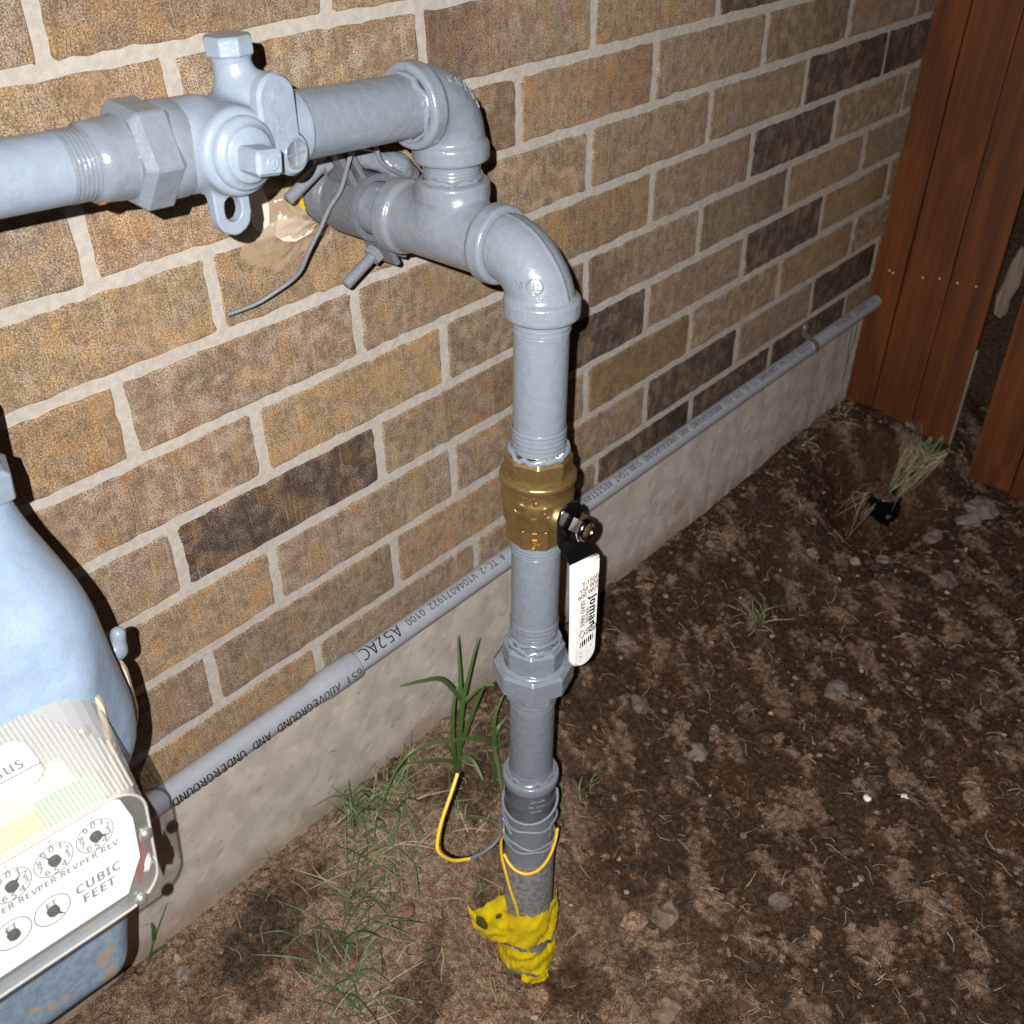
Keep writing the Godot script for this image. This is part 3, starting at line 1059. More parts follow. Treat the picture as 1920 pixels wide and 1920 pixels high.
func gas_pipe() -> void:
	var g := thing("gas_pipe", "grey painted steel gas pipe with brass valve, rising from soil to meter", "gas pipe", RB)
	var ax := Vector3(0.186, 0.506, 0.0)
	var out := Vector3(0, 0, 1)
	# the pipe out of the wall
	var b := MB.new()
	lathe(b, [Vector2(PR, -0.05), Vector2(PR, 0.13)], ax, out)
	part("wall_pipe", b.mesh(), M.paint, g)
	b = MB.new()
	bead(b, ax + out * 0.1205, out, PR + 0.0015, 0.0032, 3.0)
	part("paint_bead", b.mesh(), M.paintrough, g)
	b = MB.new()
	bead(b, ax + out * 0.2435, out, 0.0230, 0.0034, 8.0)
	part("paint_bead", b.mesh(), M.paintrough, g)
	# tee, its branch upwards
	var bx := Vector3(0.192, 0.0, 0.183)
	var tee_f := func(p: Vector3) -> float:
		var d := d_cyl(p, Vector3(ax.x, ax.y, 0.124), Vector3(ax.x, ax.y, 0.241), 0.0268, 0.003)
		d = smin(d, d_cyl(p, Vector3(bx.x - 0.002, 0.506, bx.z), Vector3(bx.x, 0.545, bx.z), 0.0258, 0.003), 0.016)
		d = smin(d, d_cyl(p, Vector3(ax.x, ax.y, 0.121), Vector3(ax.x, ax.y, 0.137), 0.0308, 0.0028), 0.004)
		d = smin(d, d_cyl(p, Vector3(ax.x, ax.y, 0.228), Vector3(ax.x, ax.y, 0.243), 0.0308, 0.0028), 0.004)
		d = smin(d, d_cyl(p, Vector3(bx.x, 0.531, bx.z), Vector3(bx.x, 0.545, bx.z), 0.0298, 0.0028), 0.004)
		return maxf(d, minf(0.0236 - Vector2(p.x - ax.x, p.y - ax.y).length(), 10.0) if absf(p.z - 0.182) > 0.052 else -1.0)
	part("tee_fitting", sdf_mesh(tee_f, Vector3(0.145, 0.468, 0.115), Vector3(0.232, 0.552, 0.250), 0.0019), M.paint, g)
	# nipple between tee and upper elbow
	b = MB.new()
	lathe(b, [Vector2(PR, 0.535), Vector2(PR, 0.575)], Vector3(bx.x, 0, bx.z), Vector3.UP)
	lathe(b, threads(0.548, 0.556, PR + 0.0002, 3), Vector3(bx.x, 0, bx.z), Vector3.UP, 48, false)
	part("nipple", b.mesh(), M.paintrough, g)
	b = MB.new()
	bead(b, Vector3(bx.x, 0.5458, bx.z), Vector3.UP, PR + 0.0012, 0.0028, 21.0)
	part("paint_bead", b.mesh(), M.paintrough, g)
	# upper elbow
	var ty := 0.606
	var r1 := 0.031
	var cx := bx.x - r1
	var cy := ty - r1
	var el1 := func(p: Vector3) -> float:
		var d := 1.0
		if p.x >= cx and p.y >= cy:
			d = Vector2(Vector2(p.x - cx, p.y - cy).length() - r1, p.z - bx.z).length() - 0.0268
		d = minf(d, d_cyl(p, Vector3(bx.x, 0.562, bx.z), Vector3(bx.x, cy + 0.001, bx.z), 0.0268, 0.001))
		d = minf(d, d_cyl(p, Vector3(0.152, ty, bx.z), Vector3(cx + 0.001, ty, bx.z), 0.0268, 0.001))
		d = smin(d, d_cyl(p, Vector3(bx.x, 0.560, bx.z), Vector3(bx.x, 0.574, bx.z), 0.0302, 0.0028), 0.004)
		d = smin(d, d_cyl(p, Vector3(0.149, ty, bx.z), Vector3(0.163, ty, bx.z), 0.0305, 0.0028), 0.004)
		if p.x < 0.155:
			d = maxf(d, 0.0236 - Vector2(p.y - ty, p.z - bx.z).length())
		return d
	part("upper_elbow", sdf_mesh(el1, Vector3(0.142, 0.553, 0.146), Vector3(0.228, 0.642, 0.220), 0.0019), M.paint, g)
	b = MB.new()
	# cast letters round the outside of the bend
	var word := "CHINA"
	for k in word.length():
		var a := 1.25 - 0.17 * k
		var rr := r1 + 0.0268 * cos(0.75)
		var pos := Vector3(cx + cos(a) * rr, cy + sin(a) * rr, bx.z + 0.0268 * sin(0.75))
		var nn := Vector3(cos(a) * cos(0.75), sin(a) * cos(0.75), sin(0.75))
		var along := Vector3(sin(a), -cos(a), 0)
		raised_text(b, word[k], 0.009, Transform3D(Basis(along, nn.cross(along), nn), pos + nn * 0.0001), true, false, 0.0016)
	part("cast_lettering", b.mesh(), M.paint, g)
	b = MB.new()
	bead(b, Vector3(0.1478, ty, bx.z), Vector3.LEFT, PR + 0.0012, 0.0036, 41.0)
	part("paint_bead", b.mesh(), M.paintrough, g)
	# top pipe along the wall
	b = MB.new()
	var tdir := Vector3(-1.0, 0.056, 0.0).normalized()
	var t0 := Vector3(0.16, ty, bx.z)
	lathe(b, [Vector2(PR, 0.0), Vector2(PR, 0.118)], t0, tdir)
	part("top_pipe", b.mesh(), M.paint, g)
	meter_valve(g, t0, tdir)
	# street elbow that turns down to the riser
	var r2 := 0.040
	var ez := RT.z - r2
	var ey := 0.506 - r2
	var el2 := func(p: Vector3) -> float:
		var d := 1.0
		var xx := p.x - lerpf(ax.x, RT.x - 0.0008, clampf((p.z - 0.24) / 0.05, 0.0, 1.0))
		if p.z >= ez and p.y >= ey:
			d = Vector2(Vector2(p.z - ez, p.y - ey).length() - r2, xx).length() - 0.0262
		else:
			d = minf(d, d_cyl(p, Vector3(ax.x, 0.506, 0.232), Vector3(ax.x, 0.506, ez + 0.001), 0.0240 + 0.0022 * clampf((p.z - 0.236) / 0.012, 0.0, 1.0), 0.001))
			d = minf(d, d_cyl(p, riser(0.464), riser(ey + 0.001), 0.0262, 0.001))
		d = smin(d, d_cyl(p, riser(0.462), riser(0.478), 0.0300, 0.0028), 0.004)
		# the mould seam
		d = smin(d, maxf(absf(xx) - 0.0006, d - 0.0005), 0.002) if p.y > 0.480 else d
		return d
	part("lower_elbow", sdf_mesh(el2, Vector3(0.145, 0.444, 0.228), Vector3(0.222, 0.540, 0.322), 0.0019), M.paint, g)
	b = MB.new()
	# badges cast on the elbow: a framed mark, and UL in a ring
	var fn := Vector3(-0.80, 0.10, 0.59).normalized()
	var fr := Vector3.UP.cross(fn).normalized()
	var base := riser(0.492) + Vector3(-0.002, 0.0, -0.004)
	var ring_at := base + fn * 0.0262
	raised_text(b, "UL", 0.0085, Transform3D(Basis(fr, Vector3.UP, fn), ring_at + fn * 0.0002), true, false, 0.0014)
	raised_text(b, "M", 0.0085, Transform3D(Basis(fr.rotated(Vector3.UP, -0.5), Vector3.UP, fn.rotated(Vector3.UP, -0.5)), base + fn.rotated(Vector3.UP, -0.5) * 0.0264), true, false, 0.0014)
	var tor := []
	for k in 21:
		var a := TAU * k / 20.0
		tor.append(ring_at + (fr * cos(a) + Vector3.UP * sin(a)) * 0.0062)
	tube(b, tor, 0.0006, 6, 1)
	raised_text(b, "MECH", 0.0085, Transform3D(Basis(fr.rotated(Vector3.UP, 0.1), Vector3.UP, fn), riser(0.470) + fn * 0.0302), true, false, 0.0012)
	part("cast_badge", b.mesh(), M.paint, g)
	# riser: upper pipe
	b = MB.new()
	on_riser(b, [Vector2(PR, 0.466), Vector2(PR, 0.345)])
	on_riser(b, threads(0.462, 0.450, PR + 0.0005, 3), 48, false)
	on_riser(b, threads(0.366, 0.345, PR + 0.0004, 5), 48, false)
	part("riser_pipe", b.mesh(), M.paint, g)
	b = MB.new()
	bead(b, riser(0.3425), RT - RB, PR + 0.0026, 0.0042, 61.0)
	part("paint_bead", b.mesh(), M.paintrough, g)
	ball_valve(g)
	# middle pipe, between valve and union
	b = MB.new()
	on_riser(b, [Vector2(PR + 0.0002, 0.258), Vector2(PR + 0.0002, 0.120)])
	on_riser(b, threads(0.254, 0.240, PR + 0.0006, 4), 48, false)
	on_riser(b, threads(0.160, 0.146, PR + 0.0004, 3), 48, false)
	part("riser_pipe", b.mesh(), M.paint, g)
	union(g)
	# lower pipe, coupling and the wider coated pipe that rises from the soil
	b = MB.new()
	on_riser(b, [Vector2(PR + 0.0006, 0.068), Vector2(PR + 0.0006, -0.06)])
	on_riser(b, threads(0.064, 0.050, PR + 0.001, 3), 48, false)
	on_riser(b, threads(-0.044, -0.054, PR + 0.0008, 3), 48, false)
	part("riser_pipe", b.mesh(), M.paint, g)
	b = MB.new()
	on_riser(b, [Vector2(0.0225, -0.0535), Vector2(0.0288, -0.0535), Vector2(0.0300, -0.0550), Vector2(0.0300, -0.0640), Vector2(0.0290, -0.0665), Vector2(0.0278, -0.068), Vector2(0.0276, -0.112), Vector2(0.0262, -0.114)], 56, false)
	part("coupling", b.mesh(), M.paint, g)
	b = MB.new()
	for q in [[-0.0745, 0.0, 0.016], [-0.0825, 0.12, 0.010], [-0.0825, -0.25, 0.006], [-0.090, -0.05, 0.013]]:
		var d2 := Vector3(-0.55, 0.0, 0.83).rotated(Vector3.UP, q[1]).normalized()
		bbox(b, Transform3D(Basis(Vector3.UP.cross(d2).normalized(), Vector3.UP, d2), riser(q[0]) + d2 * 0.0272), Vector3(q[2], 0.0016, 0.0016), 0.0005)
	part("cast_ridge", b.mesh(), M.paint, g)
	b = MB.new()
	bead(b, riser(-0.0535), RT - RB, PR + 0.0022, 0.0042, 91.0)
	part("paint_bead", b.mesh(), M.paintrough, g)
	b = MB.new()
	on_riser(b, [Vector2(0.0270, -0.113), Vector2(0.0270, -0.180), Vector2(0.0280, -0.186)], 56, false)
	part("coated_pipe", b.mesh(), M.paint, g)
	b = MB.new()
	on_riser(b, [Vector2(0.0284, -0.1845), Vector2(0.0290, -0.190), Vector2(0.0290, -0.50)], 56, false)
	part("pipe_sleeve", b.mesh(), M.galv, g, "bare dull grey sleeve at the foot of the riser")

func meter_valve(g: Node3D, t0: Vector3, td: Vector3) -> void:
	# lock-wing meter valve: a cast body on the top pipe, a plug facing out, a stub up, a padlock lug below
	var at := func(t: float, y := 0.0, z := 0.0) -> Vector3: return t0 + td * t + Vector3(0, y, z)
	var c: Vector3 = at.call(0.164)
	var f := func(p: Vector3) -> float:
		var d := d_cyl(p, at.call(0.112), at.call(0.138), 0.0245, 0.003)
		d = smin(d, d_cyl(p, at.call(0.134), at.call(0.192), 0.0235, 0.003), 0.010)
		d = smin(d, d_cyl(p, at.call(0.180), at.call(0.206), 0.0278, 0.004), 0.006)
		# stub up
		d = smin(d, d_cyl(p, at.call(0.152, 0.015), at.call(0.152, 0.0475), 0.0118, 0.001), 0.014)
		d = smin(d, d_cap(p, at.call(0.150, 0.020, 0.010), at.call(0.142, 0.026, 0.02), 0.0125), 0.014)
		# plug housing
		d = smin(d, d_cyl(p, c + Vector3(-0.014, 0.000, 0.0), c + Vector3(-0.014, 0.000, 0.036), 0.0262, 0.005), 0.008)
		# padlock lug
		var q := p - (c + Vector3(-0.019, -0.0225, 0.019))
		var lug := maxf(absf(q.z) - 0.0042, Vector2(maxf(absf(q.x) - 0.0, 0.0), maxf(absf(q.y + 0.004) - 0.012, 0.0)).length() - 0.0128)
		d = smin(d, lug, 0.004)
		d = maxf(d, 0.0068 - Vector2(q.x * 1.1, (q.y + 0.0125) * 0.85).length())
		return d
	part("valve_body", sdf_mesh(f, c + Vector3(-0.052, -0.066, -0.038), c + Vector3(0.058, 0.060, 0.056), 0.0019), M.primer, g, "pale grey cast meter valve body with padlock lug")
	var b := MB.new()
	var pc := c + Vector3(-0.014, 0.000, -0.011)
	lathe(b, [Vector2(0.0215, 0.044), Vector2(0.0215, 0.0500), Vector2(0.0195, 0.0520), Vector2(0.0165, 0.0525), Vector2(0.0165, 0.0545), Vector2(0.0150, 0.0560), Vector2(0.0001, 0.0560)], pc, Vector3.BACK, 56, false)
	part("plug_cap", b.mesh(), M.primer, g)
	b = MB.new()
	# operating head: flat sided, with a dimple
	var hx := Transform3D(Basis(Vector3.BACK, -0.12), pc + Vector3(-0.001, -0.001, 0.0635))
	bbox(b, hx, Vector3(0.0185, 0.0150, 0.024), 0.0022)
	part("plug_head", b.mesh(), M.primer, g)
	b = MB.new()
	lathe(b, [Vector2(0.0042, 0.0), Vector2(0.0042, 0.0006), Vector2(0.0034, 0.0009), Vector2(0.0026, 0.0004), Vector2(0.0012, 0.0009), Vector2(0.0001, 0.0012)], hx.origin + Vector3(0.001, 0, 0.0120), Vector3.BACK, 24, false)
	part("head_dimple", b.mesh(), M.primer, g)
	# lock wing: a rounded plate beside the plug, with a cross-slotted ear
	var w := MB.new()
	var o := PackedVector2Array()
	for k in 25:
		var a := PI * k / 24.0
		o.append(Vector2(cos(a) * 0.0150, 0.030 + sin(a) * 0.0140))
	for k in 9:
		var a := PI + 0.5 * k / 8.0
		o.append(Vector2(cos(a) * 0.0150, 0.006 + sin(a) * 0.0150))
	for k in 17:
		var a := -2.2 + 3.2 * k / 16.0
		o.append(Vector2(0.0075 + cos(a) * 0.0135, -0.0045 + sin(a) * 0.0135))
	var wx := Transform3D(Basis(Vector3.UP, 0.10) * Basis(Vector3.BACK, 0.0), c + Vector3(0.0155, -0.004, 0.0315))
	plate(w, wx, o, 0.010, 0.002)
	part("lock_wing", w.mesh(), M.primer, g)
	w = MB.new()
	var ce := wx * Vector3(0.0085, -0.0045, 0.005)
	lathe(w, [Vector2(0.0001, 0.0002), Vector2(0.0074, 0.0002), Vector2(0.0080, 0.0012), Vector2(0.0092, 0.0012), Vector2(0.0096, 0.0)], ce, wx.basis.z, 28, false)
	bbox(w, Transform3D(wx.basis, ce + wx.basis.z * 0.0006), Vector3(0.0150, 0.0012, 0.0012), 0.0003)
	bbox(w, Transform3D(wx.basis, ce + wx.basis.z * 0.0007), Vector3(0.0012, 0.0150, 0.0012), 0.0003)
	part("lock_screw", w.mesh(), M.paint, g)
	w = MB.new()
	raised_text(w, "G", 0.011, wx * Transform3D(Basis.IDENTITY, Vector3(-0.001, 0.031, 0.0053)), true, false, 0.001)
	raised_text(w, "8", 0.011, wx * Transform3D(Basis.IDENTITY, Vector3(-0.001, 0.014, 0.0053)), true, false, 0.001)
	part("cast_lettering", w.mesh(), M.primer, g)
	# cap on the stub
	b = MB.new()
	nut(b, at.call(0.152, 0.0), Vector3.UP, 0.0152, 0.0470, 0.0585, 8, 0.2)
	lathe(b, [Vector2(0.0122, 0.0440), Vector2(0.0128, 0.0480)], at.call(0.152, 0.0), Vector3.UP, 40, false)
	part("stub_cap", b.mesh(), M.primer, g)
	# union nut, tail and the pipe away to the meter
	b = MB.new()
	lathe(b, [Vector2(0.0272, 0.199), Vector2(0.0284, 0.203), Vector2(0.0284, 0.212), Vector2(0.0272, 0.216)], t0, td, 56, false)
	nut(b, t0, td, 0.0325, 0.2105, 0.2375, 6, 0.42, 0.20)
	part("union_nut", b.mesh(), M.paint, g)
	b = MB.new()
	lathe(b, [Vector2(0.0242, 0.234), Vector2(0.0235, 0.240), Vector2(0.0226, 0.250), Vector2(0.0223, 0.258), Vector2(0.0190, 0.2595)], t0, td, 56, false)
	part("union_tail", b.mesh(), M.paint, g)
	b = MB.new()
	lathe(b, threads(0.2590, 0.275, 0.0194, 6), t0, td, 56, false)
	part("pipe_thread", b.mesh(), M.paint, g)
	b = MB.new()
	lathe(b, [Vector2(0.0197, 0.275), Vector2(0.0197, 0.345)], t0, td, 56)
	part("meter_pipe", b.mesh(), M.primer, g, "pale blue-grey pipe leading from the union to the meter")
	# elbow down to the meter's swivel
	var e0: Vector3 = t0 + td * 0.345
	var pts := []
	for k in 9:
		var a := (PI / 2) * k / 8.0
		pts.append(e0 + Vector3(-sin(a) * 0.045, (cos(a) - 1.0) * 0.045, 0))
	pts.append(pts[-1] + Vector3(0, -0.06, 0))
	b = MB.new()
	tube(b, pts, 0.0199, 28, 3)
	part("meter_elbow", b.mesh(), M.primer, g)
	# a chip of bare copper-coloured metal at the thread
	b = MB.new()
	lathe(b, [Vector2(0.0001, 0.0012), Vector2(0.0022, 0.0009), Vector2(0.0032, 0.0)], t0 + td * 0.258 + Vector3(0, -0.0206, 0.0085), Vector3(0.0, -0.92, 0.38), 12, false, 0.3)
	part("bare_patch", b.mesh(), M.rust, g)

func ball_valve(g: Node3D) -> void:
	var v := Node3D.new()
	v.name = "ball_valve"
	v.position = riser(0.297) - g.position
	v.set_meta("label", "brass ball valve with white lever handle on the riser")
	g.add_child(v)
	var dir := (RT - RB).normalized()
	var cc := riser(0.297)
	var ob := cc - dir * 0.0
	var vb := MB.new()
	nut(vb, ob, dir, 0.0294, 0.0225, 0.0440, 8, 0.30, 0.14)
	nut(vb, ob, dir, 0.0284, -0.0435, -0.0195, 8, 0.62, 0.12)
	lathe(vb, [Vector2(0.0262, -0.0225), Vector2(0.0292, -0.0212), Vector2(0.0298, -0.0190), Vector2(0.0302, -0.0080), Vector2(0.0308, -0.0072), Vector2(0.0316, -0.0020), Vector2(0.0316, 0.0065), Vector2(0.0311, 0.0072), Vector2(0.0312, 0.0150), Vector2(0.0320, 0.0172), Vector2(0.0332, 0.0185), Vector2(0.0334, 0.0225), Vector2(0.0326, 0.0240), Vector2(0.0300, 0.0248), Vector2(0.0262, 0.0275)], ob, dir, 64, false)
	part("valve_body", vb.mesh(), M.brass, v, "cast brass valve body")
	var f := func(p: Vector3) -> float:
		var d := d_cyl(p, cc + Vector3(-0.005, -0.009, 0.020), cc + Vector3(-0.005, -0.009, 0.0405), 0.0102, 0.0012)
		d = smin(d, d_cyl(p, cc + Vector3(-0.005, -0.009, 0.020), cc + Vector3(-0.005, -0.009, 0.0310), 0.0125, 0.0030), 0.008)
		d = smin(d, d_cyl(p, cc + Vector3(-0.002, -0.0205, 0.026), cc + Vector3(-0.002, -0.0205, 0.040), 0.0040, 0.0012), 0.004)
		return d
	part("stem_boss", sdf_mesh(f, cc + Vector3(-0.022, -0.030, 0.014), cc + Vector3(0.014, 0.010, 0.046), 0.0016), M.brass, v)
	var b := MB.new()
	# cast marks: size on the lower hexagon, rings of approval, small figures
	var fd := Vector3(-0.70, 0.02, 0.715).normalized()
	var put := func(words: String, size: float, h: float, turn: float, rad: float, roll := 0.0) -> void:
		var n := fd.rotated(Vector3.UP, turn)
		var r := Vector3.UP.cross(n).normalized()
		raised_text(b, words, size, Transform3D(Basis(r, Vector3.UP, n) * Basis(Vector3.BACK, roll), cc + dir * h + n * rad), true, false, 0.0018)
	put.call("1 1/4", 0.0085, -0.032, -0.12, 0.0266, -PI / 2)
	put.call("UL", 0.0065, 0.001, 0.15, 0.0322)
	put.call("FM", 0.0060, 0.004, -0.62, 0.0320)
	put.call("6", 0.0060, 0.009, -0.15, 0.0318, -PI / 2)
	put.call("JZ", 0.0055, -0.008, -0.18, 0.0312, -PI / 2)
	put.call("600", 0.0060, 0.0165, -0.55, 0.0321, -PI / 2)
	put.call("WOG", 0.0060, 0.0165, -0.38, 0.0321, -PI / 2)
	put.call("150", 0.0060, 0.0165, -0.22, 0.0321, -PI / 2)
	for q in [[0.15, 0.001], [-0.62, 0.004]]:
		var n: Vector3 = fd.rotated(Vector3.UP, q[0])
		var r := Vector3.UP.cross(n).normalized()
		var pts := []
		for k in 19:
			var a := TAU * k / 18.0
			var s := r * cos(a) * 0.0052
			var pp: Vector3 = n * 0.0318 + s
			pts.append(cc + dir * q[1] + Vector3(pp.x, 0, pp.z).normalized() * 0.0319 + Vector3.UP * sin(a) * 0.0052)
		tube(b, pts, 0.0007, 6, 1)
	part("cast_lettering", b.mesh(), M.brass, v)
	# white thread sealant squeezed out at the top
	b = MB.new()
	for k in 16:
		var a := 2.9 + k * 0.085
		var n := Vector3(cos(a), 0, sin(a) * -1.0).rotated(Vector3.UP, 0.9)
		var s := 0.0024 + 0.0012 * noise1.get_noise_1d(k * 97.0)
		lathe(b, [Vector2(0.0001, s), Vector2(s * 0.8, s * 0.6), Vector2(s * 1.1, 0.0)], riser(0.3415 - 0.004 * maxf(0.0, noise1.get_noise_1d(k * 53.0))) + n * 0.0225, (n + Vector3.UP * 0.5).normalized(), 10, false, 0.3)
	part("thread_sealant", b.mesh(), M.teflon, v)
	# stem with its packing nut and the lever
	var st := cc + Vector3(-0.005, -0.009, -0.0065)
	b = MB.new()
	lathe(b, [Vector2(0.0078, 0.043), Vector2(0.0078, 0.0475), Vector2(0.0068, 0.048), Vector2(0.0068, 0.050)], st, Vector3.BACK, 32)
	nut(b, st, Vector3.BACK, 0.0092, 0.0445, 0.0492, 6, 0.2)
	part("packing_nut", b.mesh(), M.brass, v)
	b = MB.new()
	nut(b, st, Vector3.BACK, 0.0122, 0.0530, 0.0630, 6, 0.35)
	lathe(b, [Vector2(0.0106, 0.0625), Vector2(0.0104, 0.0655), Vector2(0.0088, 0.0670), Vector2(0.0074, 0.0665), Vector2(0.0070, 0.0640)], st, Vector3.BACK, 32, false)
	part("lever_nut", b.mesh(), M.chrome, v)
	b = MB.new()
	lathe(b, [Vector2(0.0068, 0.0640), Vector2(0.0060, 0.0652), Vector2(0.0001, 0.0655)], st, Vector3.BACK, 24, false)
	part("stem_end", b.mesh(), M.brass, v)
	# lever: a dark plated strap that steps outward, then a white grip
	var h := MB.new()
	var strap := [Vector2(0.013, 0.0505), Vector2(-0.012, 0.0505), Vector2(-0.024, 0.0660), Vector2(-0.034, 0.0680)]
	var wid := [0.0135, 0.0135, 0.0145, 0.0150]
	var bas := Basis(Vector3.UP, -0.10)
	var P := func(x: float, y: float, z: float) -> Vector3: return st + bas * Vector3(x, y, z)
	for k in 3:
		var p0: Vector2 = strap[k]
		var p1: Vector2 = strap[k + 1]
		var nn: Vector3 = (bas * Vector3(0, p1.y - p0.y, -(p1.x - p0.x))).normalized()
		for s in [1.0, -1.0]:
			var off: Vector3 = nn * 0.0014 * s
			h.face([P.call(-wid[k], p0.x, p0.y) + off, P.call(wid[k], p0.x, p0.y) + off, P.call(wid[k + 1], p1.x, p1.y) + off, P.call(-wid[k + 1], p1.x, p1.y) + off], nn * s)
		for s in [1.0, -1.0]:
			h.face([P.call(wid[k] * s, p0.x, p0.y) + nn * 0.0014, P.call(wid[k + 1] * s, p1.x, p1.y) + nn * 0.0014, P.call(wid[k + 1] * s, p1.x, p1.y) - nn * 0.0014, P.call(wid[k] * s, p0.x, p0.y) - nn * 0.0014], bas.x * s)
	# its rounded top round the stem
	var tp := PackedVector2Array()
	for k in 17:
		var a := PI * k / 16.0
		tp.append(Vector2(cos(a) * 0.0135, sin(a) * 0.011))
	plate(h, Transform3D(bas, P.call(0, 0.0129, 0.0505)), tp, 0.0028, 0.0004)
	part("lever_strap", h.mesh(), M.black, v)
	var gp := MB.new()
	var o := PackedVector2Array()
	for k in 17:
		var a := PI + PI * k / 16.0
		o.append(Vector2(cos(a) * 0.0155, -0.138 + sin(a) * 0.0155))
	for q in [Vector2(0.0165, -0.06), Vector2(0.0170, -0.048), Vector2(0.0160, -0.0365), Vector2(-0.0160, -0.0335), Vector2(-0.0165, -0.050), Vector2(-0.0160, -0.07)]:
		o.append(q)
	plate(gp, Transform3D(bas, P.call(0, 0.010, 0.0690)), o, 0.0078, 0.0026)
	part("lever_grip", gp.mesh(), M.whiteplastic, v, "white lever grip printed in black")
	var tx := MB.new()
	var face := func(words: String, size: float, x: float, y: float, roll: float, bold := false) -> void:
		raised_text(tx, words, size, Transform3D(bas * Basis(Vector3.BACK, roll), P.call(x, y, 0.0731)), bold, false, 0.0002)
	face.call("T-150G", 0.0062, 0.004, -0.0465, 0.08)
	face.call("150 WSP", 0.0060, 0.003, -0.0525, 0.08)
	face.call("600 WOG", 0.0060, 0.0025, -0.0585, 0.08)
	face.call("Jomar", 0.0118, 0.0080, -0.0815, -PI / 2, true)
	face.call("VALVE", 0.0050, 0.0015, -0.0845, -PI / 2)
	face.call("LEAD FREE", 0.0048, -0.0048, -0.0795, -PI / 2)
	face.call("UL", 0.0050, 0.0085, -0.1020, -PI / 2, true)
	face.call("US", 0.0046, 0.0025, -0.1025, -PI / 2)
	for k in 7:
		bbox(tx, Transform3D(bas, P.call(-0.0065 + k * 0.0026, -0.1150 + k * 0.0004, 0.0731)), Vector3(0.0009 + 0.0005 * (k % 3), 0.0065, 0.0002), 0.00004)
	for q in [[-0.0055, -0.1245], [0.0075, -0.1225], [-0.0058, -0.129]]:
		bbox(tx, Transform3D(bas, P.call(q[0], q[1], 0.0731)), Vector3(0.0011, 0.0013, 0.0002), 0.00004)
	var dia := []
	for k in 5:
		var a := TAU * k / 4.0
		dia.append(P.call(-0.0048 + cos(a) * 0.0036, -0.1030 + sin(a) * 0.0048, 0.0731))
	tube(tx, dia, 0.00035, 5, 1)
	var rin := []
	for k in 17:
		var a := TAU * k / 16.0
		rin.append(P.call(0.0085 + cos(a) * 0.0042, -0.1020 + sin(a) * 0.0042, 0.0731))
	tube(tx, rin, 0.00035, 5, 1)
	part("grip_lettering", tx.mesh(), M.ink, v)

func union(g: Node3D) -> void:
	var dir := (RT - RB).normalized()
	var o := riser(0.0)
	var b := MB.new()
	nut(b, o, dir, 0.0304, 0.096, 0.131, 8, 0.22, 0.10)
	part("union_collar", b.mesh(), M.paint, g)
	b = MB.new()
	nut(b, o, dir, 0.0400, 0.0815, 0.1055, 8, 0.30, 0.10)
	lathe(b, [Vector2(0.0330, 0.1052), Vector2(0.0322, 0.1068), Vector2(0.0290, 0.1072)], o, dir, 56, false)
	part("union_nut", b.mesh(), M.paint, g)
	b = MB.new()
	lathe(b, [Vector2(0.0320, 0.083), Vector2(0.0300, 0.079), Vector2(0.0290, 0.076)], o, dir, 48, false)
	nut(b, o, dir, 0.0298, 0.0645, 0.078, 8, 0.1, 0.10)
	part("union_tail", b.mesh(), M.paint, g)
	for q in [[0.1315, PR + 0.0026, 0.0042, 141.0], [0.1385, PR + 0.0008, 0.0024, 149.0], [0.1065, 0.0296, 0.0016, 155.0]]:
		b = MB.new()
		bead(b, riser(q[0]), dir, q[1], q[2], q[3])
		part("paint_bead", b.mesh(), M.paintrough, g)

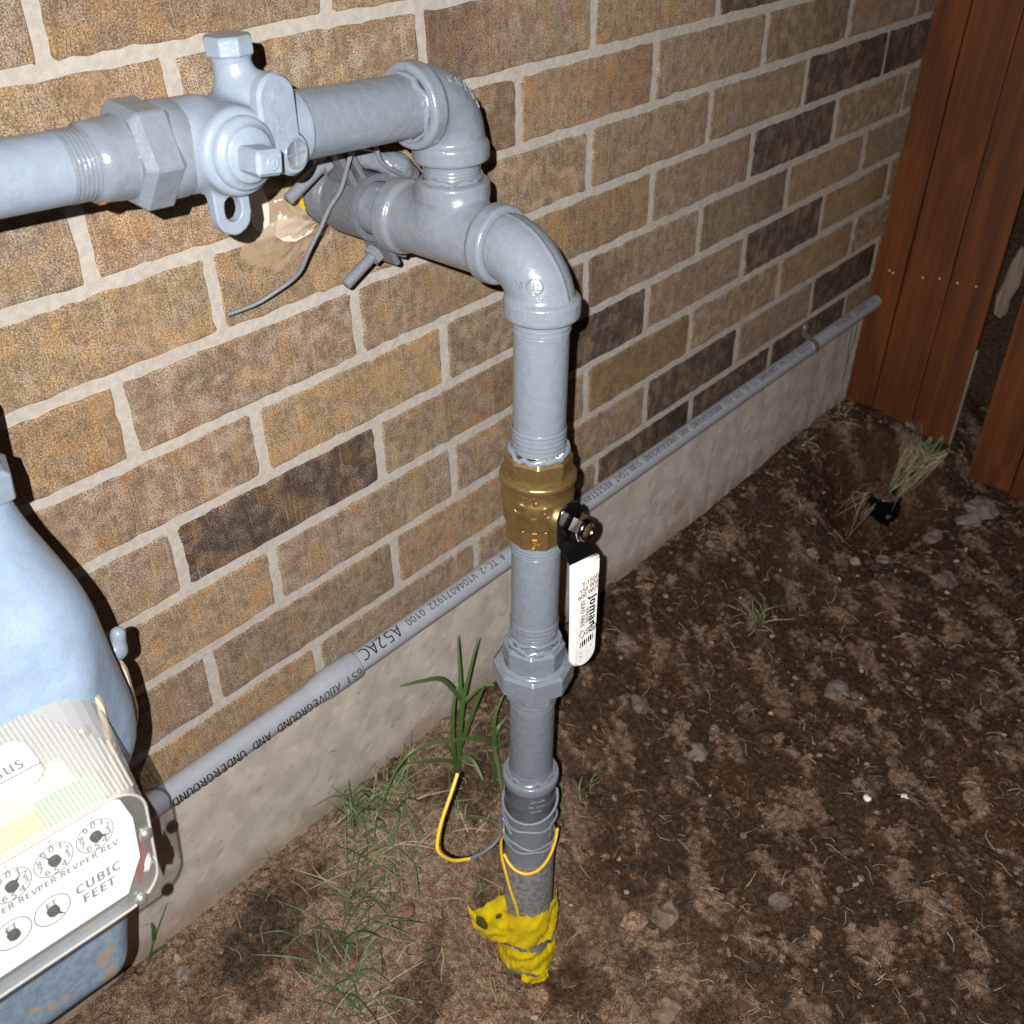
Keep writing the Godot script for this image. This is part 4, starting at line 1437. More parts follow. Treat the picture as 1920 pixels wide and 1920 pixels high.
# ---------------------------------------------------------------- clamp, sleeve, conduit
func pipe_clamp() -> void:
	var ax := Vector3(0.186, 0.506, 0.0)
	var c := thing("grounding_clamp", "grey painted grounding clamp with two long bolts and bare wire by the wall", "clamp", ax + Vector3(0, 0, 0.077))
	var t := Vector3(0.443, -0.896, 0.0)
	var bo := Vector3(-0.896, -0.443, 0.0)
	# two half saddles with ears
	for s in [1.0, -1.0]:
		var b := MB.new()
		var n := 22
		var z0 := 0.056
		var z1 := 0.098
		var rows := []
		for k in n + 1:
			var a := -PI / 2 + PI * k / n
			var d: Vector3 = bo * s * cos(a) + t * sin(a)
			rows.append(d)
		for k in n:
			var d0: Vector3 = rows[k]
			var d1: Vector3 = rows[k + 1]
			var dm := (d0 + d1).normalized()
			var ri := PR + 0.0006
			var ro := PR + 0.0060
			for q in [[ro, 1.0], [ri, -1.0]]:
				var f := b.p(ax + d0 * q[0] + Vector3(0, 0, z0), d0 * q[1])
				b.p(ax + d1 * q[0] + Vector3(0, 0, z0), d1 * q[1])
				b.p(ax + d1 * q[0] + Vector3(0, 0, z1), d1 * q[1])
				b.p(ax + d0 * q[0] + Vector3(0, 0, z1), d0 * q[1])
				b.quad(f, f + 1, f + 2, f + 3)
			for z in [[z0, -1.0], [z1, 1.0]]:
				b.face([ax + d0 * ri + Vector3(0, 0, z[0]), ax + d1 * ri + Vector3(0, 0, z[0]), ax + d1 * ro + Vector3(0, 0, z[0]), ax + d0 * ro + Vector3(0, 0, z[0])], Vector3(0, 0, z[1]))
		for e in [1.0, -1.0]:
			var o: Vector3 = ax + t * e * 0.043 + bo * s * 0.0050 + Vector3(0, 0, 0.077)
			bbox(b, Transform3D(Basis(t, bo, Vector3(0, 0, 1)).orthonormalized(), o), Vector3(0.038, 0.0058, 0.036), 0.002)
		part("clamp_half", b.mesh(), M.dull, c)
	for e in [1.0, -1.0]:
		var b := MB.new()
		var o: Vector3 = ax + t * e * 0.050 + Vector3(0, 0, 0.077 - 0.004)
		var d := bo
		lathe(b, [Vector2(0.0050, -0.016), Vector2(0.0050, 0.055 if e < 0.0 else 0.050)], o, d, 20, false, 0.04)
		lathe(b, [Vector2(0.0050, 0.055 if e < 0.0 else 0.050), Vector2(0.0042, 0.0562 if e < 0.0 else 0.0512), Vector2(0.0001, 0.0562 if e < 0.0 else 0.0512)], o, d, 20, false)
		nut(b, o, d, 0.0094, 0.008, 0.0155, 6, 0.2)
		nut(b, o, d, 0.0098, -0.0165, -0.009, 6, 0.5)
		part("clamp_bolt", b.mesh(), M.wirepaint, c)
	# the wire lug on the far ear
	var lb := MB.new()
	var lf := func(p: Vector3) -> float:
		var d := d_cap(p, Vector3(0.180, 0.548, 0.082), Vector3(0.214, 0.534, 0.096), 0.0080)
		d = smin(d, d_cap(p, Vector3(0.214, 0.534, 0.096), Vector3(0.226, 0.524, 0.094), 0.0105), 0.01)
		d += 0.0010 * noise1.get_noise_3d(p.x * 2400.0, p.y * 2400.0, p.z * 2400.0)
		return d
	part("wire_lug", sdf_mesh(lf, Vector3(0.165, 0.505, 0.068), Vector3(0.244, 0.562, 0.112), 0.0019), M.paintrough, c)
	var w := MB.new()
	tube(w, [Vector3(0.1690, 0.5850, 0.112), Vector3(0.1580, 0.5707, 0.1130), Vector3(0.1535, 0.5548, 0.1068), Vector3(0.1535, 0.5404, 0.0990), Vector3(0.1520, 0.5270, 0.0920), Vector3(0.1472, 0.5129, 0.0823), Vector3(0.1408, 0.4948, 0.0741), Vector3(0.1329, 0.4766, 0.0659), Vector3(0.1279, 0.4596, 0.0577), Vector3(0.1228, 0.4495, 0.0495), Vector3(0.1114, 0.4411, 0.0414), Vector3(0.0930, 0.4326, 0.0332), Vector3(0.0686, 0.4286, 0.0250)], 0.0019, 10, 5)
	part("bare_wire", w.mesh(), M.wirepaint, c, "bent end of the bare grounding wire")
	w = MB.new()
	tube(w, [Vector3(0.1690, 0.5850, 0.112), Vector3(0.1690, 0.592, 0.124), Vector3(0.1720, 0.5900, 0.128), Vector3(0.1735, 0.5775, 0.1200), Vector3(0.1777, 0.5610, 0.1130), Vector3(0.1841, 0.5479, 0.1090), Vector3(0.1955, 0.5385, 0.1080), Vector3(0.2102, 0.5304, 0.1050), Vector3(0.2200, 0.5290, 0.1040)], 0.0021, 10, 5)
	part("bare_wire", w.mesh(), M.wirepaint, c)

func wall_sleeve() -> void:
	var ax := Vector3(0.186, 0.506, 0.0)
	var s := thing("wall_sleeve", "dark taped sleeve with smeared clear sealant where the pipe enters the brick wall", "pipe sleeve", ax)
	var b := MB.new()
	lathe(b, [Vector2(PR, 0.056), Vector2(PR + 0.0010, 0.056), Vector2(PR + 0.0014, 0.038), Vector2(PR + 0.0040, 0.036), Vector2(PR + 0.0046, 0.030), Vector2(PR + 0.0026, 0.027), Vector2(PR + 0.0030, 0.018), Vector2(PR + 0.0056, 0.015), Vector2(PR + 0.0058, 0.008), Vector2(PR + 0.0040, -0.01)], ax, Vector3.BACK, 56, false, 0.06)
	part("tape_wrap", b.mesh(), M.dull, s)
	# torn yellow edges under the paint
	b = MB.new()
	for q in [[0.0295, 2.3, 3.5, 0.0058], [0.012, 2.6, 4.3, 0.0062]]:
		var f := b.v.size()
		for k in 25:
			var a: float = lerpf(q[1], q[2], k / 24.0)
			var d := Vector3(cos(a), sin(a), 0)
			var wd := 0.0030 + 0.0022 * noise1.get_noise_2d(a * 160.0, q[0] * 9000.0)
			b.p(ax + d * (PR + q[3]) + Vector3(0, 0, q[0] - wd), d)
			b.p(ax + d * (PR + q[3] - 0.0006) + Vector3(0, 0, q[0] + wd), d)
		for k in 24:
			b.quad(f + k * 2, f + k * 2 + 1, f + k * 2 + 3, f + k * 2 + 2)
	part("yellow_edge", b.mesh(), M.tape, s)
	# paper scraps and the sheet of clear sealant over brick and joint
	b = MB.new()
	plate(b, Transform3D(Basis.IDENTITY, Vector3(0.176, 0.4750, 0.0075)), PackedVector2Array([Vector2(-0.035, 0.0), Vector2(-0.026, 0.020), Vector2(-0.022, 0.012), Vector2(-0.008, 0.006), Vector2(0.002, 0.009), Vector2(0.014, -0.001), Vector2(0.004, -0.009), Vector2(-0.014, -0.012), Vector2(-0.027, -0.008)]), 0.0012, 0.0003)
	plate(b, Transform3D(Basis.IDENTITY, Vector3(0.131, 0.498, 0.0070)), PackedVector2Array([Vector2(-0.011, 0.016), Vector2(0.005, 0.020), Vector2(0.009, 0.004), Vector2(0.006, -0.013), Vector2(-0.004, -0.017), Vector2(-0.010, -0.010)]), 0.0012, 0.0003)
	part("paper_scrap", b.mesh(), M.paper, s)
	b = MB.new()
	var n := 46
	var m := 30
	for a in n + 1:
		for c in m + 1:
			var u := float(a) / n
			var w := float(c) / m
			var ang := lerpf(2.35, 5.15, u)
			var rim := 0.058 + 0.030 * ss(1.0 - absf(ang - 3.75) / 0.9) + 0.010 * noise1.get_noise_1d(ang * 90.0)
			var r := lerpf(PR - 0.001, rim, w)
			var fold := noise1.get_noise_2d(ang * 55.0 + w * 18.0, w * 60.0)
			var zz := 0.0020 + 0.030 * pow(1.0 - w, 2.6) + 0.0045 * fold * (1.0 - w * 0.7)
			b.p(ax + Vector3(cos(ang) * r, sin(ang) * r, maxf(zz, 0.0012)), Vector3.BACK, Vector2(u, w))
	for a in n:
		for c in m:
			var f := a * (m + 1) + c
			b.quad(f, f + 1, f + m + 2, f + m + 1)
	for a in n + 1:
		for c in m + 1:
			var id := a * (m + 1) + c
			var e1 := b.v[mini(a + 1, n) * (m + 1) + c] - b.v[maxi(a - 1, 0) * (m + 1) + c]
			var e2 := b.v[a * (m + 1) + mini(c + 1, m)] - b.v[a * (m + 1) + maxi(c - 1, 0)]
			var nn := e1.cross(e2).normalized()
			b.n[id] = nn if nn.z > 0.0 else -nn
	part("clear_sealant", b.mesh(), M.sealant, s, "wrinkled clear sealant smeared over the brick")

func wrap_text(b: MB, words: String, size: float, start: float, ang: float, o: Vector3, r: float) -> void:
	# printed upside down round the conduit, running towards -x
	var tm := TextMesh.new()
	var fnt := SystemFont.new()
	fnt.font_names = PackedStringArray(["Droid Sans Mono"])
	tm.font = fnt
	tm.text = words
	tm.font_size = 48
	tm.pixel_size = size / 48.0
	tm.depth = 0.0
	tm.curve_step = 3.0
	tm.horizontal_alignment = HORIZONTAL_ALIGNMENT_LEFT
	var a := tm.get_mesh_arrays()
	if a.is_empty() or a[Mesh.ARRAY_VERTEX] == null:
		return
	var vs: PackedVector3Array = a[Mesh.ARRAY_VERTEX]
	var ids: PackedInt32Array = a[Mesh.ARRAY_INDEX] if a[Mesh.ARRAY_INDEX] != null else PackedInt32Array(range(vs.size()))
	var stack := []
	for k in range(0, ids.size(), 3):
		stack.append([vs[ids[k]], vs[ids[k + 1]], vs[ids[k + 2]]])
	var put := func(q: Vector3) -> void:
		var th := ang - q.y / r
		var d := Vector3(0, sin(th), cos(th))
		b.p(Vector3(start - q.x, o.y, o.z) + d * (r + 0.00025), d)
	while stack.size():
		var t: Array = stack.pop_back()
		var worst := -1
		var len := 0.0018
		for k in 3:
			var l := absf(t[k].y - t[(k + 1) % 3].y)
			if l > len:
				len = l
				worst = k
		if worst >= 0:
			var mid: Vector3 = (t[worst] + t[(worst + 1) % 3]) * 0.5
			stack.append([t[worst], mid, t[(worst + 2) % 3]])
			stack.append([mid, t[(worst + 1) % 3], t[(worst + 2) % 3]])
		else:
			var f := b.v.size()
			for q in t:
				put.call(q)
			b.tri(f, f + 1, f + 2)

func conduit() -> void:
	var o := Vector3(0, -0.0455, 0.0195)
	var r := 0.0137
	var c := thing("conduit_pipe", "thin grey plastic conduit with black print running along the foundation", "conduit", Vector3(0.4, o.y, o.z))
	var b := MB.new()
	lathe(b, [Vector2(r, -0.80), Vector2(r, 0.13)], o, Vector3.RIGHT, 32)
	part("conduit_length", b.mesh(), M.pvc, c)
	b = MB.new()
	lathe(b, [Vector2(r, 0.082), Vector2(r + 0.0008, 0.086), Vector2(r + 0.0034, 0.104), Vector2(r + 0.0037, 0.150), Vector2(r + 0.0031, 0.1515), Vector2(r, 0.1515)], o, Vector3.RIGHT, 36, false)
	part("bell_end", b.mesh(), M.pvc, c)
	b = MB.new()
	lathe(b, [Vector2(r, 0.13), Vector2(r, 1.5480), Vector2(0.0115, 1.5480), Vector2(0.0115, 1.52)], o, Vector3.RIGHT, 32)
	part("conduit_length", b.mesh(), M.pvc, c)
	b = MB.new()
	wrap_text(b, "651 ABOVEGROUND AND UNDERGROUND", 0.0138, 0.149, 0.16, o, r + 0.0037)
	wrap_text(b, "A52AC", 0.0215, 0.222, 1.15, o, r)
	wrap_text(b, "A TC-2 V104A071922 0100", 0.0130, 0.412, 1.22, o, r)
	wrap_text(b, "LISTED 3107744 CONFORMS TO UL STD 651 ABOVEGROUND AND UNDERGROUND SUNLIGHT RESISTANT", 0.01365, 1.262, 1.15, o, r)
	wrap_text(b, "PVC CONDUIT INTERTEK", 0.0140, 1.53, 1.15, o, r)
	part("printed_lettering", b.mesh(), M.ink, c)
	# strap that pins it to the wall
	var s := thing("conduit_strap", "small galvanized one-hole strap screwed over the grey conduit", "strap", Vector3(1.272, o.y, 0.0))
	b = MB.new()
	var prof := []
	for k in 17:
		var a := -0.9 + (PI / 2 + 0.9 + 0.25) * k / 16.0
		prof.append(Vector2(o.z + cos(a) * (r + 0.001), o.y + sin(a) * (r + 0.001)))
	prof.append(Vector2(0.0125, o.y + 0.019))
	prof.append(Vector2(0.0040, o.y + 0.022))
	prof.append(Vector2(0.0035, o.y + 0.045))
	for k in prof.size() - 1:
		var p0: Vector2 = prof[k]
		var p1: Vector2 = prof[k + 1]
		var e := (p1 - p0).normalized()
		var nn := Vector3(0, -e.x, e.y)
		if nn.z < 0.0 and k > 3: nn = -nn
		for sd in [1.0, -1.0]:
			var off: Vector3 = nn * 0.0008 * sd
			b.face([Vector3(1.2645, p0.y, p0.x) + off, Vector3(1.2795, p0.y, p0.x) + off, Vector3(1.2795, p1.y, p1.x) + off, Vector3(1.2645, p1.y, p1.x) + off], nn * sd)
		for sd in [1.0, -1.0]:
			var x: float = 1.272 + 0.0075 * sd
			b.face([Vector3(x, p0.y, p0.x) + nn * 0.0008, Vector3(x, p1.y, p1.x) + nn * 0.0008, Vector3(x, p1.y, p1.x) - nn * 0.0008, Vector3(x, p0.y, p0.x) - nn * 0.0008], Vector3(sd, 0, 0))
	part("strap_band", b.mesh(), M.zinc, s)
	b = MB.new()
	nut(b, Vector3(1.272, o.y + 0.035, 0.0042), Vector3.BACK, 0.0062, 0.0, 0.0045, 6, 0.1)
	lathe(b, [Vector2(0.0078, 0.0), Vector2(0.0078, 0.0010), Vector2(0.0060, 0.0014)], Vector3(1.272, o.y + 0.035, 0.0042), Vector3.BACK, 20, false)
	part("strap_screw", b.mesh(), M.zinc, s)

# ---------------------------------------------------------------- the gas meter at the left
func gas_meter() -> void:
	var xf := Transform3D(Basis(Vector3.BACK, -0.105), Vector3(-0.275, 0.25, 0.0))
	var inv := xf.affine_inverse()
	var g := thing("gas_meter", "pale blue diaphragm gas meter with clear cover over white dials, at lower left", "gas meter", xf * Vector3(0, -0.31, 0.17))
	g.rotation.z = -0.105
	var up := func(p: Vector3) -> float:
		var q := inv * p
		var d := d_box(Vector3((q.x + 0.006) / maxf(1.0 - 1.7 * clampf(q.y - 0.045, 0.0, 0.13), 0.6) - 0.006, q.y, q.z) - Vector3(-0.006, 0.077, 0.172), Vector3(0.103, 0.103, 0.082), 0.056)
		d = smin(d, d_cyl(q, Vector3(0.038, 0.15, 0.172), Vector3(0.038, 0.203, 0.172), 0.021, 0.004), 0.045)
		d = smin(d, d_cyl(q, Vector3(-0.066, 0.15, 0.172), Vector3(-0.066, 0.203, 0.172), 0.021, 0.004), 0.045)
		d = smin(d, d_box(q - Vector3(-0.02, 0.045, 0.235), Vector3(0.075, 0.07, 0.022), 0.014), 0.02)
		return d + 0.0012 * noise1.get_noise_3d(p.x * 160.0, p.y * 160.0, p.z * 160.0)
	part("upper_housing", sdf_mesh(up, xf * Vector3(-0.006, 0.08, 0.165) - Vector3(0.150, 0.145, 0.10), xf * Vector3(-0.006, 0.08, 0.165) + Vector3(0.155, 0.150, 0.105), 0.0048), M.meterblue, g)
	var lowf := func(p: Vector3) -> float:
		var q := inv * p
		var taper := 1.0 + 1.5 * (q.y + 0.125)
		var d := d_box(Vector3((q.x + 0.010) / taper, q.y + 0.125, q.z - 0.150), Vector3(0.096, 0.128, 0.048), 0.026)
		return d + 0.0010 * noise1.get_noise_3d(p.x * 220.0, p.y * 220.0, p.z * 220.0)
	part("lower_housing", sdf_mesh(lowf, xf * Vector3(-0.006, -0.165, 0.165) - Vector3(0.15, 0.172, 0.09), xf * Vector3(-0.006, -0.165, 0.165) + Vector3(0.15, 0.172, 0.10), 0.0048), M.meterflaked, g, "lower meter housing with flaking paint")
	# crimped flange round the upper housing, cream where the paint has worn
	var o := PackedVector2Array()
	for q in [[0.069, 0.034, 0.040, 0.0], [-0.081, 0.034, 0.040, PI / 2], [-0.081, 0.004, 0.042, PI], [0.069, 0.004, 0.042, 1.5 * PI]]:
		for k in 9:
			var a: float = q[3] + (PI / 2) * k / 8.0
			o.append(Vector2(q[0] + cos(a) * q[2], q[1] + sin(a) * q[2]))
	var b := MB.new()
	plate(b, xf * Transform3D(Basis.IDENTITY, Vector3(0, 0, 0.185)), o, 0.0075, 0.0025)
	part("flange", b.mesh(), M.cream, g, "worn cream flange")
	# flange clip and screw boss at the right
	b = MB.new()
	var fc := func(p: Vector3) -> float:
		var q := inv * p
		return smin(d_cap(q, Vector3(0.104, 0.060, 0.186), Vector3(0.106, 0.074, 0.186), 0.0055), d_cap(q, Vector3(0.092, 0.06, 0.19), Vector3(0.104, 0.06, 0.186), 0.005), 0.006)
	part("flange_clip", sdf_mesh(fc, xf * Vector3(0.102, 0.065, 0.186) - Vector3(0.026, 0.026, 0.014), xf * Vector3(0.102, 0.065, 0.186) + Vector3(0.026, 0.026, 0.014), 0.002), M.primer, g)
	# outlet swivels on top
	for x in [0.038, -0.066]:
		b = MB.new()
		nut(b, xf * Vector3(x, 0, 0.172), xf.basis.y, 0.0285, 0.203, 0.224, 6, 0.2)
		lathe(b, [Vector2(0.022, 0.222), Vector2(0.0200, 0.229), Vector2(0.0200, 0.262)], xf * Vector3(x, 0, 0.172), xf.basis.y, 40, false)
		part("swivel_nut", b.mesh(), M.primer, g)
	# index: cream frame, white dial plate, clear cover
	var rr := func(x0: float, x1: float, y0: float, y1: float, r: float, n: int) -> PackedVector2Array:
		var p := PackedVector2Array()
		for q in [[x1 - r, y1 - r, 0.0], [x0 + r, y1 - r, PI / 2], [x0 + r, y0 + r, PI], [x1 - r, y0 + r, 1.5 * PI]]:
			for k in n + 1:
				var a: float = q[2] + (PI / 2) * k / n
				p.append(Vector2(q[0] + cos(a) * r, q[1] + sin(a) * r))
		return p
	b = MB.new()
	plate(b, xf * Transform3D(Basis.IDENTITY, Vector3(0, 0, 0.252)), rr.call(-0.127, 0.0595, -0.036, 0.1125, 0.037, 8), 0.009, 0.002)
	part("index_frame", b.mesh(), M.cream, g, "cream frame behind the dial cover")
	b = MB.new()
	plate(b, xf * Transform3D(Basis.IDENTITY, Vector3(0, 0, 0.3155)), PackedVector2Array([Vector2(0.019, 0.0735), Vector2(0.031, 0.064), Vector2(0.0365, 0.045), Vector2(0.0365, 0.012), Vector2(0.025, -0.0120), Vector2(-0.105, -0.0120), Vector2(-0.105, 0.0735)]), 0.0012, 0.0003)
	bbox(b, xf * Transform3D(Basis.IDENTITY, Vector3(-0.035, 0.03, 0.285)), Vector3(0.12, 0.07, 0.055), 0.003)
	part("dial_plate", b.mesh(), M.faceplate, g)
	# dials: ring, ticks, numbers, pointer
	var ink := MB.new()
	var hands := MB.new()
	var zf := 0.3164
	for q in [[-0.2570, 0.2975, 0.0112, 1.9, true], [-0.2815, 0.3005, 0.0112, -0.6, true], [-0.3055, 0.3030, 0.0112, 0.7, true], [-0.3295, 0.3055, 0.0112, 2.6, true], [-0.2925, 0.2655, 0.0105, 2.4, false], [-0.3150, 0.2690, 0.0105, -0.5, false]]:
		var c: Vector3 = inv * Vector3(q[0], q[1], 0.0)
		var R: float = q[2]
		var pts := []
		for k in 33:
			var a := TAU * k / 32.0
			pts.append(xf * Vector3(c.x + cos(a) * R, c.y + sin(a) * R, zf))
		tube(ink, pts, 0.00038, 5, 1)
		if q[4]:
			for k in 10:
				var a := PI / 2 - TAU * k / 10.0
				raised_text(ink, str(k), 0.0042, xf * Transform3D(Basis.IDENTITY, Vector3(c.x + cos(a) * R * 0.74, c.y + sin(a) * R * 0.74, zf)), true, false, 0.0001)
			raised_text(ink, "PER REV", 0.0023, xf * Transform3D(Basis.IDENTITY, Vector3(c.x, c.y - R - 0.0032, zf)), true, false, 0.0001)
			bbox(ink, xf * Transform3D(Basis.IDENTITY, Vector3(c.x, c.y + R + 0.0042, zf)), Vector3(0.012, 0.0006, 0.0001), 0.00003)
			bbox(ink, xf * Transform3D(Basis.IDENTITY, Vector3(c.x, c.y + R + 0.0024, zf)), Vector3(0.0006, 0.0034, 0.0001), 0.00003)
		else:
			raised_text(ink, "FT", 0.0040, xf * Transform3D(Basis.IDENTITY, Vector3(c.x, c.y + R * 0.45, zf)), true, false, 0.0001)
		hands = MB.new()
		lathe(hands, [Vector2(0.0036, 0.0), Vector2(0.0034, 0.0022), Vector2(0.0001, 0.0026)], xf * Vector3(c.x, c.y, zf), xf.basis.z, 18, false)
		var a2: float = q[3]
		var d := Vector3(sin(a2), cos(a2), 0)
		var s := Vector3(d.y, -d.x, 0)
		var cc := Vector3(c.x, c.y, zf + 0.0018)
		hands.face([xf * (cc + s * 0.0016), xf * (cc + d * R * 0.86), xf * (cc - s * 0.0016)], xf.basis.z)
		part("pointer", hands.mesh(), M.ink, g)
	raised_text(ink, "CUBIC", 0.0095, xf * Transform3D(Basis.IDENTITY, inv * Vector3(-0.2640, 0.2650, 0.0) + Vector3(0, 0, zf)), true, false, 0.0001)
	raised_text(ink, "FEET", 0.0095, xf * Transform3D(Basis.IDENTITY, inv * Vector3(-0.2660, 0.2555, 0.0) + Vector3(0, 0, zf)), true, false, 0.0001)
	part("dial_print", ink.mesh(), M.inkgrey, g)
	# cover: a clear front with rounded corners that flares back to the frame
	var front: PackedVector2Array = rr.call(-0.112, 0.041, -0.0135, 0.079, 0.021, 7)
	var back: PackedVector2Array = rr.call(-0.124, 0.057, -0.028, 0.108, 0.036, 7)
	var n := front.size()
	var cl := MB.new()
	var fr := MB.new()
	var lip := MB.new()
	var P := func(q: Vector2, z: float) -> Vector3: return xf * Vector3(q.x, q.y, z)
	cl.face(range(n).map(func(k): return P.call(front[k] * 1.0, 0.3265)), xf.basis.z)
	for k in n:
		var k2 := (k + 1) % n
		var m := (front[k] + front[k2]) * 0.5 - Vector2(-0.035, 0.031)
		var a0: Vector3 = P.call(front[k], 0.3265)
		var a1: Vector3 = P.call(front[k2], 0.3265)
		var b0: Vector3 = P.call(back[k], 0.2565)
		var b1: Vector3 = P.call(back[k2], 0.2565)
		var nn := (a1 - a0).cross(b0 - a0).normalized()
		if nn.dot(xf.basis * Vector3(m.x, m.y, 0)) < 0.0:
			nn = -nn
		var top := nn.dot(xf.basis.y) > 0.55
		(fr if top else cl).face([a0, a1, b1, b0], nn)
		# rounded lip where front and side meet
	var lp := []
	for k in n + 1:
		lp.append(P.call(front[k % n], 0.3262))
	tube(lip, lp, 0.0009, 8, 1)
	part("cover_front", cl.mesh(), M.clear, g, "clear dial cover")
	part("cover_top", fr.mesh(), M.frosted, g, "ribbed sloping top of the dial cover")
	part("cover_edge", lip.mesh(), M.frosted, g)
	# ribs on the slope, and the coloured strips that show through
	var ribs := MB.new()
	var x := -0.110
	var f0 := Vector3(0, 0.0792, 0.3262)
	var f1 := Vector3(0, 0.1085, 0.2570)
	var sn := Vector3(0, f0.z - f1.z, f1.y - f0.y).normalized()
	while x < 0.036:
		var t1 := 1.0 - ss((x - 0.005) / 0.04) * 0.62 - 0.03
		var dir := f1 - f0
		var e := f0 + dir * t1
		var pts := [f0 + Vector3(x, 0, 0) + sn * 0.0003, e + Vector3(x * 1.1, 0, 0) + sn * 0.0003]
		for s in [1.0, -1.0]:
			ribs.face([xf * (pts[0] + Vector3(s * 0.0008, 0, 0)), xf * (pts[1] + Vector3(s * 0.0008, 0, 0)), xf * (pts[1] + sn * 0.0006), xf * (pts[0] + sn * 0.0006)], (xf.basis * (sn + Vector3(s * 0.9, 0, 0))).normalized())
		x += 0.0026
	part("cover_ribs", ribs.mesh(), M.frosted, g)
	b = MB.new()
	var sl := Basis(Vector3.RIGHT, (f1 - f0).normalized(), sn)
	bbox(b, xf * Transform3D(sl, f0.lerp(f1, 0.17) + Vector3(0.006, 0, 0) - sn * 0.0022), Vector3(0.036, 0.017, 0.001), 0.0003)
	part("green_strip", b.mesh(), M.green, g)
	b = MB.new()
	bbox(b, xf * Transform3D(sl, f0.lerp(f1, 0.15) + Vector3(-0.028, 0, 0) - sn * 0.0022), Vector3(0.031, 0.013, 0.001), 0.0003)
	part("yellow_strip", b.mesh(), M.amber, g)
	b = MB.new()
	plate(b, xf * Transform3D(sl, f0.lerp(f1, 0.60) + Vector3(-0.046, 0, 0) + sn * 0.0016), rr.call(-0.048, 0.048, -0.0145, 0.0145, 0.009, 5), 0.0012, 0.0004)
	part("maker_label", b.mesh(), M.faceplate, g)
	b = MB.new()
	raised_text(b, "sensus", 0.0105, xf * Transform3D(sl, f0.lerp(f1, 0.60) + Vector3(-0.022, 0, 0) + sn * 0.0023), true, false, 0.0002)
	bbox(b, xf * Transform3D(sl, f0.lerp(f1, 0.52) + Vector3(-0.020, 0, 0) + sn * 0.0023), Vector3(0.044, 0.0012, 0.0002), 0.00005)
	part("label_print", b.mesh(), M.inkgrey, g)
	# screws and the red seal
	for q in [Vector3(0.036, 0.084, 0.270), Vector3(0.037, 0.040, 0.3275), Vector3(0.027, -0.008, 0.3280)]:
		b = MB.new()
		lathe(b, [Vector2(0.0042, 0.0), Vector2(0.0040, 0.0016), Vector2(0.0028, 0.0030), Vector2(0.0001, 0.0035)], xf * q, (xf.basis * Vector3(0.1, 0.25, 1)).normalized(), 20, false)
		part("cover_screw", b.mesh(), M.zinc, g)
	b = MB.new()
	b.face([xf * Vector3(0.040, 0.016, 0.318), xf * Vector3(0.046, 0.010, 0.300), xf * Vector3(0.036, -0.013, 0.306), xf * Vector3(0.031, -0.008, 0.319)], xf.basis * Vector3(0.9, -0.2, 0.4).normalized())
	part("red_seal", b.mesh(), M.red, g)
	b = MB.new()
	lathe(b, [Vector2(0.0062, 0.0), Vector2(0.0058, 0.003), Vector2(0.0001, 0.0045)], xf * Vector3(0.043, -0.008, 0.305), (xf.basis * Vector3(0.8, -0.2, 0.5)).normalized(), 20, false)
	part("seal_button", b.mesh(), M.faceplate, g)

# ---------------------------------------------------------------- round the foot of the riser
const TOEYE := Vector3(-0.75, 0, 0.66)
const ASIDE := Vector3(0.66, 0, 0.75)

func round_riser(y: float, deg: float, r: float) -> Vector3:
	var a := deg_to_rad(deg)
	return riser(y) + (TOEYE * cos(a) + ASIDE * sin(a)) * r

func tracer_wire() -> void:
	var w := thing("tracer_wire", "yellow and grey tracer wire looped round the foot of the riser, one end curling free", "wire", riser(-0.40))
	var b := MB.new()
	# painted coils
	var pts := []
	for k in 58:
		var deg := -120.0 + k * 18.0
		var t := k / 57.0
		pts.append(round_riser(-0.122 - 0.050 * t + 0.006 * sin(t * 9.0), deg, 0.0292 + 0.0012 * sin(k * 1.7)))
	tube(b, pts, 0.0017, 8, 2)
	pts = []
	for k in 14:
		pts.append(round_riser(-0.098 - 0.012 * sin(k / 13.0 * PI) + 0.006 * k / 13.0, -105.0 + k * 16.0, 0.0298))
	tube(b, pts, 0.0017, 8, 2)
	part("painted_coil", b.mesh(), M.wirepaint, w, "grey painted wire coils")
	b = MB.new()
	tube(b, [Vector3(0.0917, -0.0090, 0.2500), Vector3(0.0757, -0.0227, 0.2550), Vector3(0.0564, -0.0411, 0.2600), Vector3(0.0440, -0.0579, 0.2650), Vector3(0.0419, -0.0682, 0.2700), Vector3(0.0544, -0.0878, 0.2750), Vector3(0.0720, -0.0990, 0.2800)], 0.0019, 9, 6)
	part("free_end", b.mesh(), M.yellow, w, "free end of the yellow wire")
	b = MB.new()
	tube(b, [Vector3(0.0720, -0.0990, 0.2800), Vector3(0.0944, -0.1071, 0.2820), Vector3(0.1180, -0.1090, 0.2800), round_riser(-0.124, -80.0, 0.032), round_riser(-0.132, -40.0, 0.0305)], 0.0018, 9, 6)
	part("painted_wire", b.mesh(), M.wirepaint, w)
	b = MB.new()
	tube(b, [round_riser(-0.140, -70.0, 0.0315), round_riser(-0.165, -76.0, 0.0325), round_riser(-0.185, -72.0, 0.0325), round_riser(-0.205, -56.0, 0.0318), round_riser(-0.230, -40.0, 0.0318), round_riser(-0.258, -24.0, 0.0322), round_riser(-0.30, -12.0, 0.0330), round_riser(-0.345, 6.0, 0.0330)], 0.0018, 9, 6)
	pts = []
	for k in 14:
		var t := k / 13.0
		pts.append(round_riser(-0.176 - 0.022 * sin(t * PI * 0.9) + 0.040 * t * t, -62.0 + 140.0 * t, 0.0318))
	tube(b, pts, 0.0018, 9, 3)
	part("yellow_loop", b.mesh(), M.yellow, w, "yellow wire running down the sleeve")

